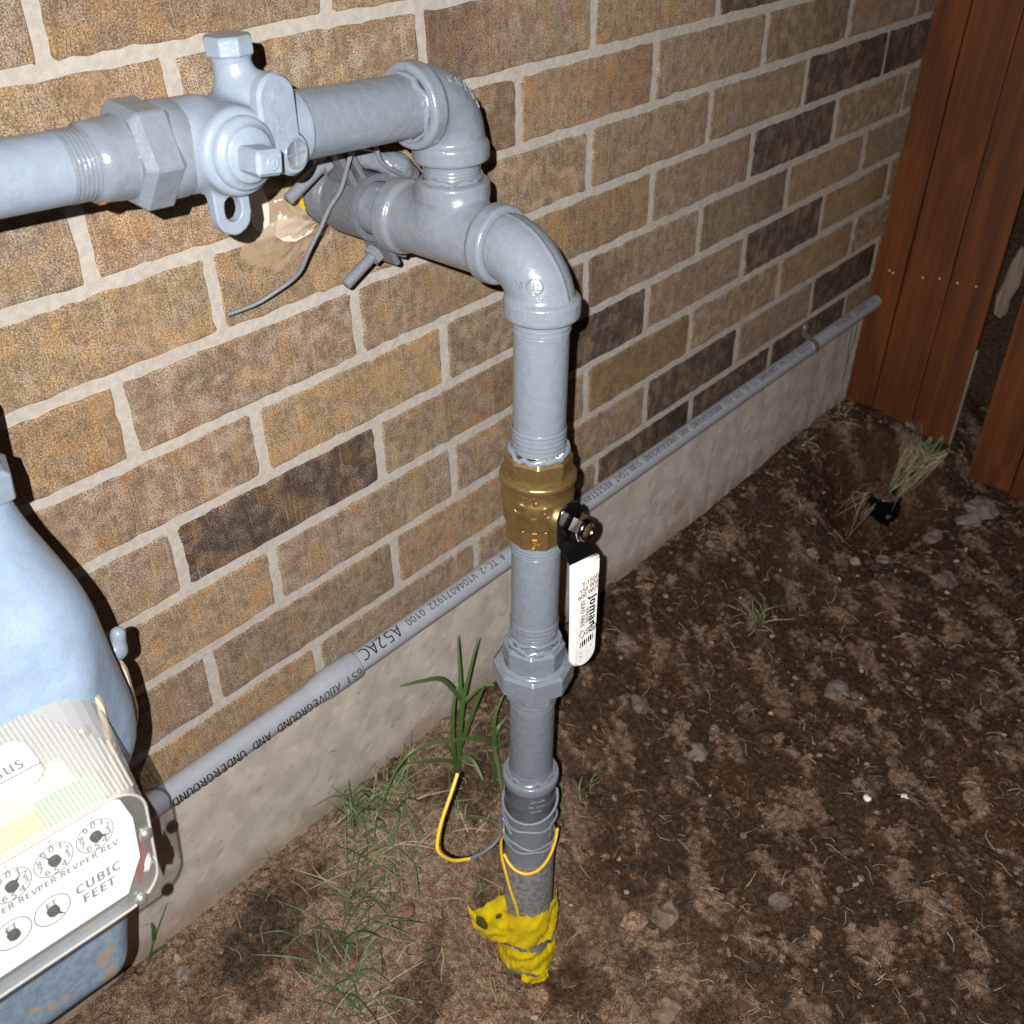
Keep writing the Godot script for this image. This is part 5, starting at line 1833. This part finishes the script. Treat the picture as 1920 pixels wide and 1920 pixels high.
# faces and normals for a sheet of (n + 1) x (m + 1) points, its front turned away from a point behind it
func grid(b: MB, n: int, m: int, behind: Vector3) -> void:
	var s := 0.0
	for a in n + 1:
		for c in m + 1:
			var e1 := b.v[mini(a + 1, n) * (m + 1) + c] - b.v[maxi(a - 1, 0) * (m + 1) + c]
			var e2 := b.v[a * (m + 1) + mini(c + 1, m)] - b.v[a * (m + 1) + maxi(c - 1, 0)]
			b.n[a * (m + 1) + c] = e2.cross(e1).normalized()
			s += signf(b.n[a * (m + 1) + c].dot(b.v[a * (m + 1) + c] - behind))
	if s < 0.0:
		for k in b.n.size():
			b.n[k] = -b.n[k]
	for a in n:
		for c in m:
			var f := a * (m + 1) + c
			b.quad(f, f + 1, f + m + 2, f + m + 1)

func caution_tape() -> void:
	var t := thing("caution_tape", "crumpled yellow plastic tape wound round the foot of the riser at the soil", "tape", riser(-0.40))
	var band := func(y0: float, y1: float, d0: float, d1: float, r: float, sd: float, sag: float) -> MB:
		var b := MB.new()
		var n := 44
		var m := 12
		for a in n + 1:
			for c in m + 1:
				var u := float(a) / n
				var v := float(c) / m
				var deg := lerpf(d0, d1, u)
				var fold := noise1.get_noise_2d(deg * 0.5 + v * 26.0 + sd, v * 30.0 + sd)
				var fine := noise1.get_noise_2d(deg * 1.6 + sd, v * 40.0 + sd)
				var y := lerpf(y0, y1, v) + sag * (u - 0.5) + 0.006 * noise1.get_noise_2d(deg * 2.0 + sd * 3.0, v * 6.0)
				b.p(round_riser(y, deg, r + 0.0046 * (fold + 0.25) + 0.0005 * fine + 0.002 * v), Vector3.UP)
		grid(b, n, m, riser(-0.38) - TOEYE * 0.02)
		return b
	var b1: MB = band.call(-0.268, -0.325, -100.0, 95.0, 0.0330, 5.0, 0.012)
	part("tape_band", b1.mesh(), M.tape, t)
	var b2: MB = band.call(-0.338, -0.380, -78.0, 70.0, 0.0335, 60.0, -0.012)
	part("tape_band", b2.mesh(), M.tape, t)
	# the loose flap to the left, folded over on itself
	var fl := MB.new()
	var n := 30
	var m := 18
	for a in n + 1:
		for c in m + 1:
			var u := float(a) / n
			var v := float(c) / m
			var base := round_riser(-0.258, -72.0, 0.034)
			var p := base - ASIDE * (0.043 * u - 0.004) + TOEYE * (0.014 * sin(u * 3.0) + 0.010 * sin(v * 2.6) * u)
			p += ASIDE * (0.022 * v * (1.0 - 0.4 * u))
			p.y += -0.070 * v * (1.0 - 0.20 * u) - 0.012 * u + 0.010 * sin(u * 5.0) * (1.0 - v)
			p += TOEYE * (0.0060 * noise1.get_noise_2d(u * 40.0, v * 50.0) + 0.0004 * noise1.get_noise_2d(u * 120.0 + 9.0, v * 150.0))
			fl.p(p, Vector3.UP)
	grid(fl, n, m, riser(-0.36) - TOEYE * 0.4)
	part("loose_flap", fl.mesh(), M.tape, t)
	var b3: MB = band.call(-0.388, -0.415, -10.0, 48.0, 0.0335, 90.0, 0.0)
	part("tape_scrap", b3.mesh(), M.tape, t)
	# dark print on the tape, seen as blotches
	for q in [[0.70, 0.30, 0.009], [0.32, 0.34, 0.004]]:
		var bl := MB.new()
		var id := int(q[0] * n) * (m + 1) + int(q[1] * m)
		var c0 := fl.v[id]
		var nn: Vector3 = fl.n[id]
		if nn.dot(TOEYE) < 0.0:
			nn = -nn
		lathe(bl, [Vector2(0.0001, 0.0022), Vector2(q[2] * 0.8, 0.0018), Vector2(q[2], 0.0008)], c0, nn, 16, false, 0.35)
		part("dark_print", bl.mesh(), M.tapedark, t)

func drain_stub() -> void:
	var o := Vector3(1.418, 0.0, 0.172)
	var d := thing("drain_stub", "short black pipe stub caked with soil standing in the hole by the fence", "pipe stub", Vector3(o.x, -0.50, o.z))
	var b := MB.new()
	lathe(b, [Vector2(0.0001, -0.372), Vector2(0.020, -0.372), Vector2(0.034, -0.378), Vector2(0.036, -0.384), Vector2(0.034, -0.55)].map(func(q): return q), o, Vector3.UP, 28, false, 0.16)
	part("stub_wall", b.mesh(), M.black, d)
	b = MB.new()
	for k in 40:
		var a := rng.randf() * TAU
		var r := sqrt(rng.randf()) * 0.036
		var s := 0.003 + rng.randf() * 0.007
		lathe(b, [Vector2(0.0001, s), Vector2(s, s * 0.5), Vector2(s * 1.3, 0.0)], o + Vector3(cos(a) * r, -0.373, sin(a) * r), Vector3.UP, 7, false, 0.4)
	for k in 26:
		var a := rng.randf() * TAU
		var y := -0.39 - rng.randf() * 0.10
		var s := 0.002 + rng.randf() * 0.004
		var n := Vector3(cos(a), 0, sin(a))
		lathe(b, [Vector2(0.0001, s), Vector2(s, s * 0.5), Vector2(s * 1.3, -0.002)], o + n * 0.034 + Vector3(0, y, 0), n, 7, false, 0.4)
	var c := b.c
	for k in c.size():
		c[k] = Color(0.34, 0.27, 0.22)
	b.c = c
	part("caked_soil", b.mesh(), M.clod, d).set_meta("kind", "stuff")

# ---------------------------------------------------------------- weeds, stones, litter
func blade(b: MB, pts: Array, wid: float, face_dir: Vector3, c0: Color, c1: Color, steps := 10) -> void:
	var path := []
	for k in pts.size() - 1:
		var p0: Vector3 = pts[maxi(k - 1, 0)]
		var p3: Vector3 = pts[mini(k + 2, pts.size() - 1)]
		for s in steps:
			path.append((pts[k] as Vector3).cubic_interpolate(pts[k + 1], p0, p3, float(s) / steps))
	path.append(pts[-1])
	var f := b.v.size()
	var m := path.size()
	for k in m:
		var t: Vector3 = (path[mini(k + 1, m - 1)] - path[maxi(k - 1, 0)]).normalized()
		var side := t.cross(face_dir).normalized()
		var nn := side.cross(t).normalized()
		var u := float(k) / (m - 1)
		var w := wid * (0.55 + 0.45 * sin(minf(u * 3.0, PI / 2))) * pow(1.0 - u, 0.55) + 0.0002
		var col := c0.lerp(c1, u)
		b.p(path[k] - side * w, (nn - side * 0.45).normalized(), Vector2(0, u), col)
		b.p(path[k] - nn * w * 0.35, nn, Vector2(0.5, u), col * 0.9)
		b.p(path[k] + side * w, (nn + side * 0.45).normalized(), Vector2(1, u), col)
	for k in m - 1:
		var g := f + k * 3
		b.quad(g, g + 1, g + 4, g + 3)
		b.quad(g + 1, g + 2, g + 5, g + 4)

func plants() -> void:
	var ga := Color(0.055, 0.105, 0.03)
	var gb := Color(0.12, 0.20, 0.06)
	var w := thing("tall_weed", "tall leafy green weed against the foundation, left of the riser", "weed", Vector3(0.24, -0.285, 0.09))
	var leaves := [
		[[Vector3(0.2373, -0.29, 0.0900), Vector3(0.2480, -0.1497, 0.0967), Vector3(0.2584, -0.0856, 0.1033), Vector3(0.2704, -0.0312, 0.1100)], 0.0034],
		[[Vector3(0.2480, -0.1497, 0.0960), Vector3(0.2560, -0.1200, 0.088), Vector3(0.2597, -0.0963, 0.0850), Vector3(0.2648, -0.0407, 0.0800)], 0.0034],
		[[Vector3(0.2500, -0.1320, 0.0960), Vector3(0.2257, -0.0816, 0.0900), Vector3(0.1919, -0.0581, 0.0900), Vector3(0.1576, -0.0411, 0.0900)], 0.0036],
		[[Vector3(0.2520, -0.1379, 0.0960), Vector3(0.2741, -0.1200, 0.1050), Vector3(0.2857, -0.1153, 0.1200)], 0.0034],
		[[Vector3(0.2422, -0.2235, 0.0920), Vector3(0.2526, -0.1489, 0.1100), Vector3(0.2565, -0.0879, 0.1300)], 0.0034],
		[[Vector3(0.2385, -0.2404, 0.0900), Vector3(0.2105, -0.2152, 0.0850), Vector3(0.1621, -0.1839, 0.0800)], 0.0032],
		[[Vector3(0.2400, -0.2332, 0.0900), Vector3(0.2481, -0.2291, 0.1100), Vector3(0.2421, -0.2442, 0.1350)], 0.0036],
		[[Vector3(0.2380, -0.285, 0.0880), Vector3(0.2360, -0.1795, 0.0900), Vector3(0.2429, -0.1266, 0.0900), Vector3(0.2538, -0.1070, 0.0900)], 0.0034]]
	for q in leaves:
		var b := MB.new()
		blade(b, q[0], q[1], Vector3(-0.5, 0.55, 0.65), ga, gb)
		part("leaf", b.mesh(), M.leaf, w)
	var w2 := thing("sprawling_weed", "sprawling green weed whose long blades arch behind the riser", "weed", Vector3(0.278, -0.30, 0.12))
	for q in [
		[[Vector3(0.2785, -0.30, 0.1200), Vector3(0.2784, -0.2100, 0.1230), Vector3(0.2784, -0.1640, 0.1250), Vector3(0.2912, -0.1279, 0.1300)], 0.0036],
		[[Vector3(0.2785, -0.2222, 0.1200), Vector3(0.2689, -0.2000, 0.1180), Vector3(0.2268, -0.1732, 0.1100), Vector3(0.1737, -0.1483, 0.1000), Vector3(0.1413, -0.1659, 0.0900), Vector3(0.1180, -0.2233, 0.0800)], 0.0030],
		[[Vector3(0.2787, -0.2173, 0.1200), Vector3(0.2715, -0.2462, 0.1350), Vector3(0.2622, -0.2887, 0.1500)], 0.0034],
		[[Vector3(0.2785, -0.2100, 0.1200), Vector3(0.2900, -0.1950, 0.1200), Vector3(0.3056, -0.1892, 0.1200)], 0.0034],
		[[Vector3(0.2785, -0.2300, 0.1200), Vector3(0.2850, -0.2000, 0.1400), Vector3(0.2800, -0.1760, 0.1600)], 0.0032]]:
		var b := MB.new()
		blade(b, q[0], q[1], Vector3(-0.5, 0.6, 0.6), ga, gb)
		part("leaf", b.mesh(), M.leaf, w2)
	# countable tufts: centre, number of blades, reach, green share, what singles each out
	var tufts := [
		[0.139, 0.020, 34, 0.075, 0.65, "grass tuft against the foundation, between the yellow wire and the conduit"],
		[0.108, 0.012, 30, 0.060, 0.60, "small grass tuft at the foot of the foundation, left of the larger one"],
		[0.150, 0.064, 36, 0.080, 0.55, "spreading half-dry grass tuft just left of the yellow wire's free end"],
		[0.104, 0.072, 34, 0.080, 0.45, "straw-coloured grass tuft lying left of the yellow wire loop"],
		[0.111, 0.112, 30, 0.080, 0.50, "flattened grass tuft below the yellow wire loop"],
		[0.204, 0.135, 26, 0.055, 0.55, "grass tuft tucked behind the riser's wire coils"],
		[0.036, 0.105, 26, 0.075, 0.75, "green grass tuft midway between meter and riser, uppermost of a line"],
		[-0.004, 0.130, 26, 0.080, 0.80, "green grass tuft in the middle of the line left of the tape"],
		[-0.024, 0.170, 28, 0.080, 0.75, "green grass tuft near the bottom edge, second last of the line"],
		[-0.042, 0.195, 26, 0.075, 0.75, "green grass tuft at the bottom edge of the picture"],
		[0.198, 0.200, 18, 0.050, 0.85, "little green tuft beside the foot of the riser sleeve"],
		[0.845, 0.199, 24, 0.050, 0.60, "small green tuft alone on the dark soil right of the lever"],
		[1.500, 0.205, 46, 0.090, 0.30, "dry grass clump hanging into the hole by the fence"],
		[1.420, 0.150, 26, 0.080, 0.20, "dead grass hanging beside the black pipe stub"],
		[1.440, 0.035, 20, 0.045, 0.35, "thin grass at the corner of foundation and fence"],
		[1.300, 0.010, 24, 0.050, 0.15, "dry brown grass along the far end of the foundation"]]
	for q in tufts:
		var o := Vector3(q[0], ground_y(q[0], q[1]) - 0.003, q[1])
		var t := thing("grass_tuft", q[5], "grass", o, "grass tufts on the soil")
		var gr := MB.new()
		var dry := MB.new()
		for k in int(q[2] * 0.8):
			var a := rng.randf() * TAU
			var green: bool = rng.randf() < q[4]
			var reach: float = q[3] * (0.45 + rng.randf() * 0.75)
			var d := Vector3(cos(a), 0, sin(a))
			if q[1] < 0.03 and d.z < 0.0:
				d.z *= -0.6
			var rise := (0.35 + rng.randf() * 0.7) if green else (0.05 + rng.randf() * 0.35)
			var p0 := o + Vector3(rng.randfn() * 0.011, 0, absf(rng.randfn() * 0.011) if q[1] < 0.03 else rng.randfn() * 0.011)
			var p1 := p0 + d * reach * 0.45 + Vector3.UP * reach * rise * 0.75
			var p2 := p0 + d * reach * 0.95 + Vector3.UP * reach * rise * (0.55 + rng.randf() * 0.6) + Vector3(rng.randfn(), 0, rng.randfn()) * 0.006
			p2.y = maxf(p2.y, ground_y(p2.x, p2.z) + 0.001)
			p2.z = maxf(p2.z, 0.006)
			p1.z = maxf(p1.z, 0.006)
			var gcol := Color(0.085, 0.125, 0.055).lerp(Color(0.14, 0.19, 0.09), rng.randf())
			var scol := Color(0.30, 0.235, 0.15).lerp(Color(0.44, 0.36, 0.25), rng.randf())
			if q[0] == 1.500 or q[0] == 1.420:
				p2 = p0 + Vector3(-0.10, -0.055, -0.01) * (0.4 + rng.randf() * 0.8) + Vector3(rng.randfn(), rng.randfn(), rng.randfn()) * 0.012
				p2.y = maxf(p2.y, ground_y(p2.x, p2.z) + 0.002)
			blade(gr if green else dry, [p0, p1, p2], 0.0010 if green else 0.0007, Vector3(-0.5, 0.7, 0.5), (gcol if green else scol), (gcol * 1.25 if green else scol * 1.1), 4)
		part("green_blades", gr.mesh(), M.leaf, t)
		part("dry_blades", dry.mesh(), M.straw, t)
	# the lone sprig by the meter
	var s := thing("sprig", "single green sprig leaning on the foundation right of the meter", "weed", Vector3(-0.19, -0.28, 0.004))
	var b3 := MB.new()
	blade(b3, [Vector3(-0.186, -0.285, 0.012), Vector3(-0.163, -0.245, 0.010), Vector3(-0.136, -0.205, 0.010)], 0.0012, Vector3(-0.3, 0.4, 0.8), ga, gb)
	part("stem", b3.mesh(), M.leaf, s)
	for q in [[Vector3(-0.163, -0.245, 0.010), Vector3(-0.160, -0.225, 0.013), Vector3(-0.160, -0.210, 0.014)], [Vector3(-0.172, -0.260, 0.011), Vector3(-0.160, -0.258, 0.014), Vector3(-0.155, -0.255, 0.016)]]:
		b3 = MB.new()
		blade(b3, q, 0.0030, Vector3(-0.3, 0.3, 0.9), ga, gb)
		part("leaf", b3.mesh(), M.leaf, s)
	var v := thing("vine", "thin green vine hanging beside the fence below the conduit's end", "vine", Vector3(1.50, -0.20, 0.006))
	b3 = MB.new()
	tube(b3, [Vector3(1.478, -0.070, 0.012), Vector3(1.480, -0.12, 0.010), Vector3(1.492, -0.165, 0.008), Vector3(1.490, -0.215, 0.008)], 0.0011, 6, 4)
	tube(b3, [Vector3(1.495, -0.070, 0.012), Vector3(1.502, -0.11, 0.010), Vector3(1.496, -0.150, 0.008), Vector3(1.492, -0.19, 0.008)], 0.0009, 6, 4)
	for k in b3.c.size():
		b3.c[k] = ga
	part("stem", b3.mesh(), M.leaf, v)

func rock_mesh(sd: float, r: float, flat: float, jag := 0.45, n := 16, m := 10) -> ArrayMesh:
	var b := MB.new()
	for a in m + 1:
		var th := PI * a / m
		for c in n + 1:
			var ph := TAU * c / n
			var d := Vector3(sin(th) * cos(ph), cos(th), sin(th) * sin(ph))
			var k := 1.0 + jag * noise1.get_noise_3d(d.x * 22.0 + sd, d.y * 22.0, d.z * 22.0 - sd) + jag * 0.35 * noise1.get_noise_3d(d.x * 75.0, d.y * 75.0 + sd, d.z * 75.0)
			b.p(d * r * k * Vector3(1, flat, 1), d)
	for a in m:
		for c in n:
			var f := a * (n + 1) + c
			b.quad(f, f + 1, f + n + 2, f + n + 1)
	for a in m + 1:
		for c in n + 1:
			var e1 := b.v[a * (n + 1) + (c + 1) % n] - b.v[a * (n + 1) + (c - 1 + n) % n]
			var e2 := b.v[mini(a + 1, m) * (n + 1) + c] - b.v[maxi(a - 1, 0) * (n + 1) + c]
			var nn := e1.cross(e2).normalized()
			if nn.length() > 0.5:
				b.n[a * (n + 1) + c] = nn if nn.dot(b.v[a * (n + 1) + c]) > 0.0 else -nn
	return b.mesh()

# the same stone with broken, flat faces
func chipped(m: ArrayMesh) -> ArrayMesh:
	var arr := m.surface_get_arrays(0)
	var vs: PackedVector3Array = arr[Mesh.ARRAY_VERTEX]
	var ids: PackedInt32Array = arr[Mesh.ARRAY_INDEX]
	var b := MB.new()
	for k in range(0, ids.size(), 3):
		var p0 := vs[ids[k]]
		var p1 := vs[ids[k + 1]]
		var p2 := vs[ids[k + 2]]
		var n := (p2 - p0).cross(p1 - p0)
		if n.length() < 1e-12:
			continue
		b.face([p0, p1, p2], n.normalized())
	return b.mesh()

func stones() -> void:
	var list := [
		[1.316, 0.312, 0.024, 0.8, Color(0.42, 0.32, 0.28), "pinkish stone at the lip of the hole, right of the black stub"],
		[1.205, 0.379, 0.026, 0.6, Color(0.34, 0.27, 0.23), "flat brown stone near the middle of the right edge"],
		[0.313, 0.382, 0.021, 0.6, Color(0.55, 0.42, 0.34), "pale broken stone right of the yellow tape"],
		[0.211, 0.453, 0.023, 0.7, Color(0.50, 0.34, 0.25), "orange-brown stone at the bottom edge right of the tape"],
		[-0.160, 0.045, 0.013, 0.8, Color(0.66, 0.56, 0.47), "cream stone at the edge of the black oily patch"],
		[0.547, 0.170, 0.022, 0.5, Color(0.40, 0.31, 0.26), "flat pinkish stone under the tip of the white lever"],
		[0.622, 0.085, 0.020, 0.6, Color(0.45, 0.35, 0.30), "light stone between foundation and lever tip"],
		[1.548, 0.150, 0.020, 0.7, Color(0.50, 0.34, 0.26), "reddish stone at the foot of the fence boards"],
		[1.459, 0.345, 0.040, 0.5, Color(0.44, 0.36, 0.33), "large flat grey-pink slab of stone beside the fence, right of the hole"],
		[1.395, 0.345, 0.030, 0.6, Color(0.46, 0.37, 0.34), "pinkish lump of stone in front of the large slab by the fence"],
		[0.081, 0.155, 0.013, 0.7, Color(0.50, 0.30, 0.20), "rusty orange pebble on the soil left of the sleeve"],
		[1.055, 0.185, 0.013, 0.8, Color(0.50, 0.42, 0.36), "light chip of stone at the near rim of the hole"],
		[1.120, 0.241, 0.014, 0.8, Color(0.62, 0.52, 0.44), "pale pointed stone on the near rim of the hole, below the stub"],
		[1.180, 0.270, 0.017, 0.6, Color(0.46, 0.38, 0.33), "grey stone on the near rim of the hole, right of the pale pointed one"],
		[0.730, 0.520, 0.018, 0.5, Color(0.40, 0.31, 0.26), "brown stone far out on the dark soil at the right"],
		[0.555, 0.262, 0.024, 0.45, Color(0.42, 0.34, 0.30), "broad flat crust of stone right of the union nut"],
		[0.818, 0.363, 0.026, 0.4, Color(0.42, 0.34, 0.30), "wide flat stone lying in the middle of the dark soil"],
		[0.428, 0.478, 0.019, 0.5, Color(0.44, 0.35, 0.30), "brown-grey stone low in the picture, between tape and right edge"]]
	var k := 0
	for q in list:
		var m := MeshInstance3D.new()
		m.name = numbered("stone")
		m.mesh = chipped(rock_mesh(k * 37.0, q[2] * 0.82, q[3], 0.75, 9, 6))
		var mm: StandardMaterial3D = M.stone.duplicate()
		mm.vertex_color_use_as_albedo = false
		mm.albedo_color = ((q[4] as Color) * 0.50).linear_to_srgb()
		m.material_override = mm
		m.position = Vector3(q[0], ground_y(q[0], q[1]) + q[2] * q[3] * 0.02, q[1])
		m.rotation = Vector3(rng.randfn() * 0.2, rng.randf() * TAU, rng.randfn() * 0.2)
		add_child(m)
		tag(m, q[5], "stone", "stones on the soil")
		k += 1
	# two bright chips that catch the flash
	for q in [[0.693, 0.530, "bright white chip on the dark soil, the right one of a pair"], [0.652, 0.492, "bright white chip on the dark soil, the left one of a pair"]]:
		var m := MeshInstance3D.new()
		m.name = numbered("white_chip")
		m.mesh = rock_mesh(k * 37.0, 0.0055, 0.5, 0.6)
		m.material_override = M.teflon
		m.position = Vector3(q[0], ground_y(q[0], q[1]) + 0.002, q[1])
		add_child(m)
		tag(m, q[2], "chip", "white chips on the soil")
		k += 1

func scatter(called: String, mesh_: Mesh, mat_: Material, rows: Array) -> void:
	var mm := MultiMesh.new()
	mm.transform_format = MultiMesh.TRANSFORM_3D
	mm.use_colors = true
	mm.mesh = mesh_
	mm.instance_count = rows.size()
	for k in rows.size():
		mm.set_instance_transform(k, rows[k][0])
		mm.set_instance_color(k, rows[k][1])
	var o := MultiMeshInstance3D.new()
	o.name = numbered(called)
	o.multimesh = mm
	o.material_override = mat_
	add_child(o)
	o.set_meta("kind", "stuff")

func spot() -> Vector2:
	# denser where the camera is near
	while true:
		var p := Vector2(lerpf(-0.5, 1.7, rng.randf()), lerpf(0.004, 1.0, rng.randf()))
		if p.x > 1.52 and p.y < 0.23:
			continue
		return p
	return Vector2.ZERO

func ground_litter() -> void:
	# crumbs and clods of soil
	for v in 3:
		var rows := []
		for k in 4800:
			var p := spot()
			if noise1.get_noise_2d(p.x * 240.0 + v * 50.0, p.y * 240.0) < -0.12 and rng.randf() < 0.75:
				continue
			var s := 0.0016 + 0.0075 * pow(rng.randf(), 3.2)
			var col := soil_colour(p.x, p.y) * (0.75 + rng.randf() * 0.6)
			var b := Basis.from_euler(Vector3(rng.randf() * 3.0, rng.randf() * 6.0, rng.randf() * 3.0)).scaled(Vector3(s, s * (0.55 + rng.randf() * 0.4), s))
			rows.append([Transform3D(b, Vector3(p.x, ground_y(p.x, p.y) + s * 0.15, p.y)), col])
		scatter("soil_crumbs", chipped(rock_mesh(v * 91.0 + 4.0, 1.0, 0.8, 0.7, 8, 5)), M.clod, rows)
	# pebbles and pale grit
	var rows2 := []
	for k in 3200:
		var p := spot()
		var s := 0.0011 + 0.0045 * pow(rng.randf(), 3.0)
		var pick := rng.randf()
		var col := Color(0.50, 0.42, 0.36) if pick < 0.5 else (Color(0.70, 0.64, 0.57) if pick < 0.8 else Color(0.48, 0.29, 0.19))
		rows2.append([Transform3D(Basis.from_euler(Vector3(rng.randf() * 3.0, rng.randf() * 6.0, 0)).scaled(Vector3(s, s * 0.7, s * 1.1)), Vector3(p.x, ground_y(p.x, p.y) + s * 0.3, p.y)), col * (0.8 + 0.4 * rng.randf())])
	scatter("gravel", rock_mesh(11.0, 1.0, 0.8, 0.35), M.clod, rows2)
	# a few larger broken clods
	var rows4 := []
	for k in 170:
		var p := spot()
		if p.x < 0.1:
			continue
		var s := 0.006 + 0.009 * rng.randf()
		rows4.append([Transform3D(Basis.from_euler(Vector3(rng.randf(), rng.randf() * 6.0, rng.randf())).scaled(Vector3(s * 1.3, s * 0.6, s)), Vector3(p.x, ground_y(p.x, p.y) - s * 0.05, p.y)), soil_colour(p.x, p.y) * (0.8 + 0.7 * rng.randf())])
	scatter("soil_clods", chipped(rock_mesh(77.0, 1.0, 0.9, 0.85, 9, 6)), M.clod, rows4)
	# bits of dead leaf and bark, lying flat
	var lb := MB.new()
	lb.face([Vector3(-0.5, 0.02, -0.15), Vector3(-0.1, 0.10, -0.32), Vector3(0.5, 0.0, -0.05), Vector3(0.2, 0.12, 0.25), Vector3(-0.35, 0.05, 0.2)], Vector3.UP)
	var rows5 := []
	for k in 750:
		var p := spot()
		var s := 0.003 + 0.010 * pow(rng.randf(), 2.0)
		rows5.append([Transform3D(Basis.from_euler(Vector3(rng.randfn() * 0.35, rng.randf() * TAU, rng.randfn() * 0.35)).scaled(Vector3(s, s, s)), Vector3(p.x, ground_y(p.x, p.y) + 0.0012, p.y)), Color(0.16, 0.115, 0.08).lerp(Color(0.42, 0.33, 0.24), pow(rng.randf(), 1.6))])
	scatter("leaf_litter", lb.mesh(), M.straw, rows5)
	# straw and roots: three bent strands scattered about
	for v in 3:
		var b := MB.new()
		var pts := [Vector3(-0.5, 0.0, 0.0), Vector3(-0.15, 0.06 + 0.05 * v, 0.10 * (v - 1)), Vector3(0.2, 0.02, -0.12 + 0.1 * v), Vector3(0.5, 0.10 - 0.05 * v, 0.06)]
		tube(b, pts, 0.020, 5, 4, 0.4)
		var rows := []
		for k in 2200:
			var p := spot()
			var dens := noise1.get_noise_2d(p.x * 150.0 + 500.0, p.y * 150.0)
			if dens < 0.02 and rng.randf() < 0.72:
				continue
			var near := Vector2(p.x - 0.12, p.y - 0.10).length() < 0.22
			var s := 0.005 + 0.024 * pow(rng.randf(), 2.0)
			if near and rng.randf() < 0.5:
				s *= 1.4
			var col := Color(0.34, 0.26, 0.17).lerp(Color(0.55, 0.46, 0.34), rng.randf())
			if rng.randf() < 0.2:
				col = Color(0.24, 0.16, 0.10)
			var e := 0.012
			var sl := Vector3(ground_y(p.x - e, p.y) - ground_y(p.x + e, p.y), 2.0 * e, ground_y(p.x, p.y - e) - ground_y(p.x, p.y + e)).normalized()
			var bx := Basis(Quaternion(Vector3.UP, sl)) * Basis(Vector3.UP, rng.randf() * TAU) * Basis(Vector3.RIGHT, rng.randfn() * 0.3)
			rows.append([Transform3D(bx.scaled_local(Vector3(s, s, s)), Vector3(p.x, ground_y(p.x, p.y) + 0.0022, p.y)), col])
		scatter("dry_straw", b.mesh(), M.straw, rows)
	# short loose grass blades in the damp strip along the wall
	var gb := MB.new()
	blade(gb, [Vector3(0, 0, 0), Vector3(0.18, 0.55, 0.05), Vector3(0.55, 0.85, 0.0)], 0.035, Vector3(-0.4, 0.3, 0.8), Color.WHITE, Color.WHITE, 4)
	var rows3 := []
	for k in 900:
		var p := Vector2(lerpf(-0.05, 0.42, rng.randf()), lerpf(0.008, 0.22, pow(rng.randf(), 1.3)))
		if noise1.get_noise_2d(p.x * 200.0, p.y * 200.0 + 60.0) < -0.02:
			continue
		var s := 0.014 + rng.randf() * 0.032
		rows3.append([Transform3D(Basis.from_euler(Vector3(rng.randfn() * 0.5, rng.randf() * TAU, rng.randfn() * 0.5)).scaled(Vector3(s, s, s)), Vector3(p.x, ground_y(p.x, p.y) - 0.001, p.y)), Color(0.085, 0.125, 0.05).lerp(Color(0.30, 0.26, 0.15), pow(rng.randf(), 1.5))])
	scatter("loose_grass", gb.mesh(), M.leaf, rows3)
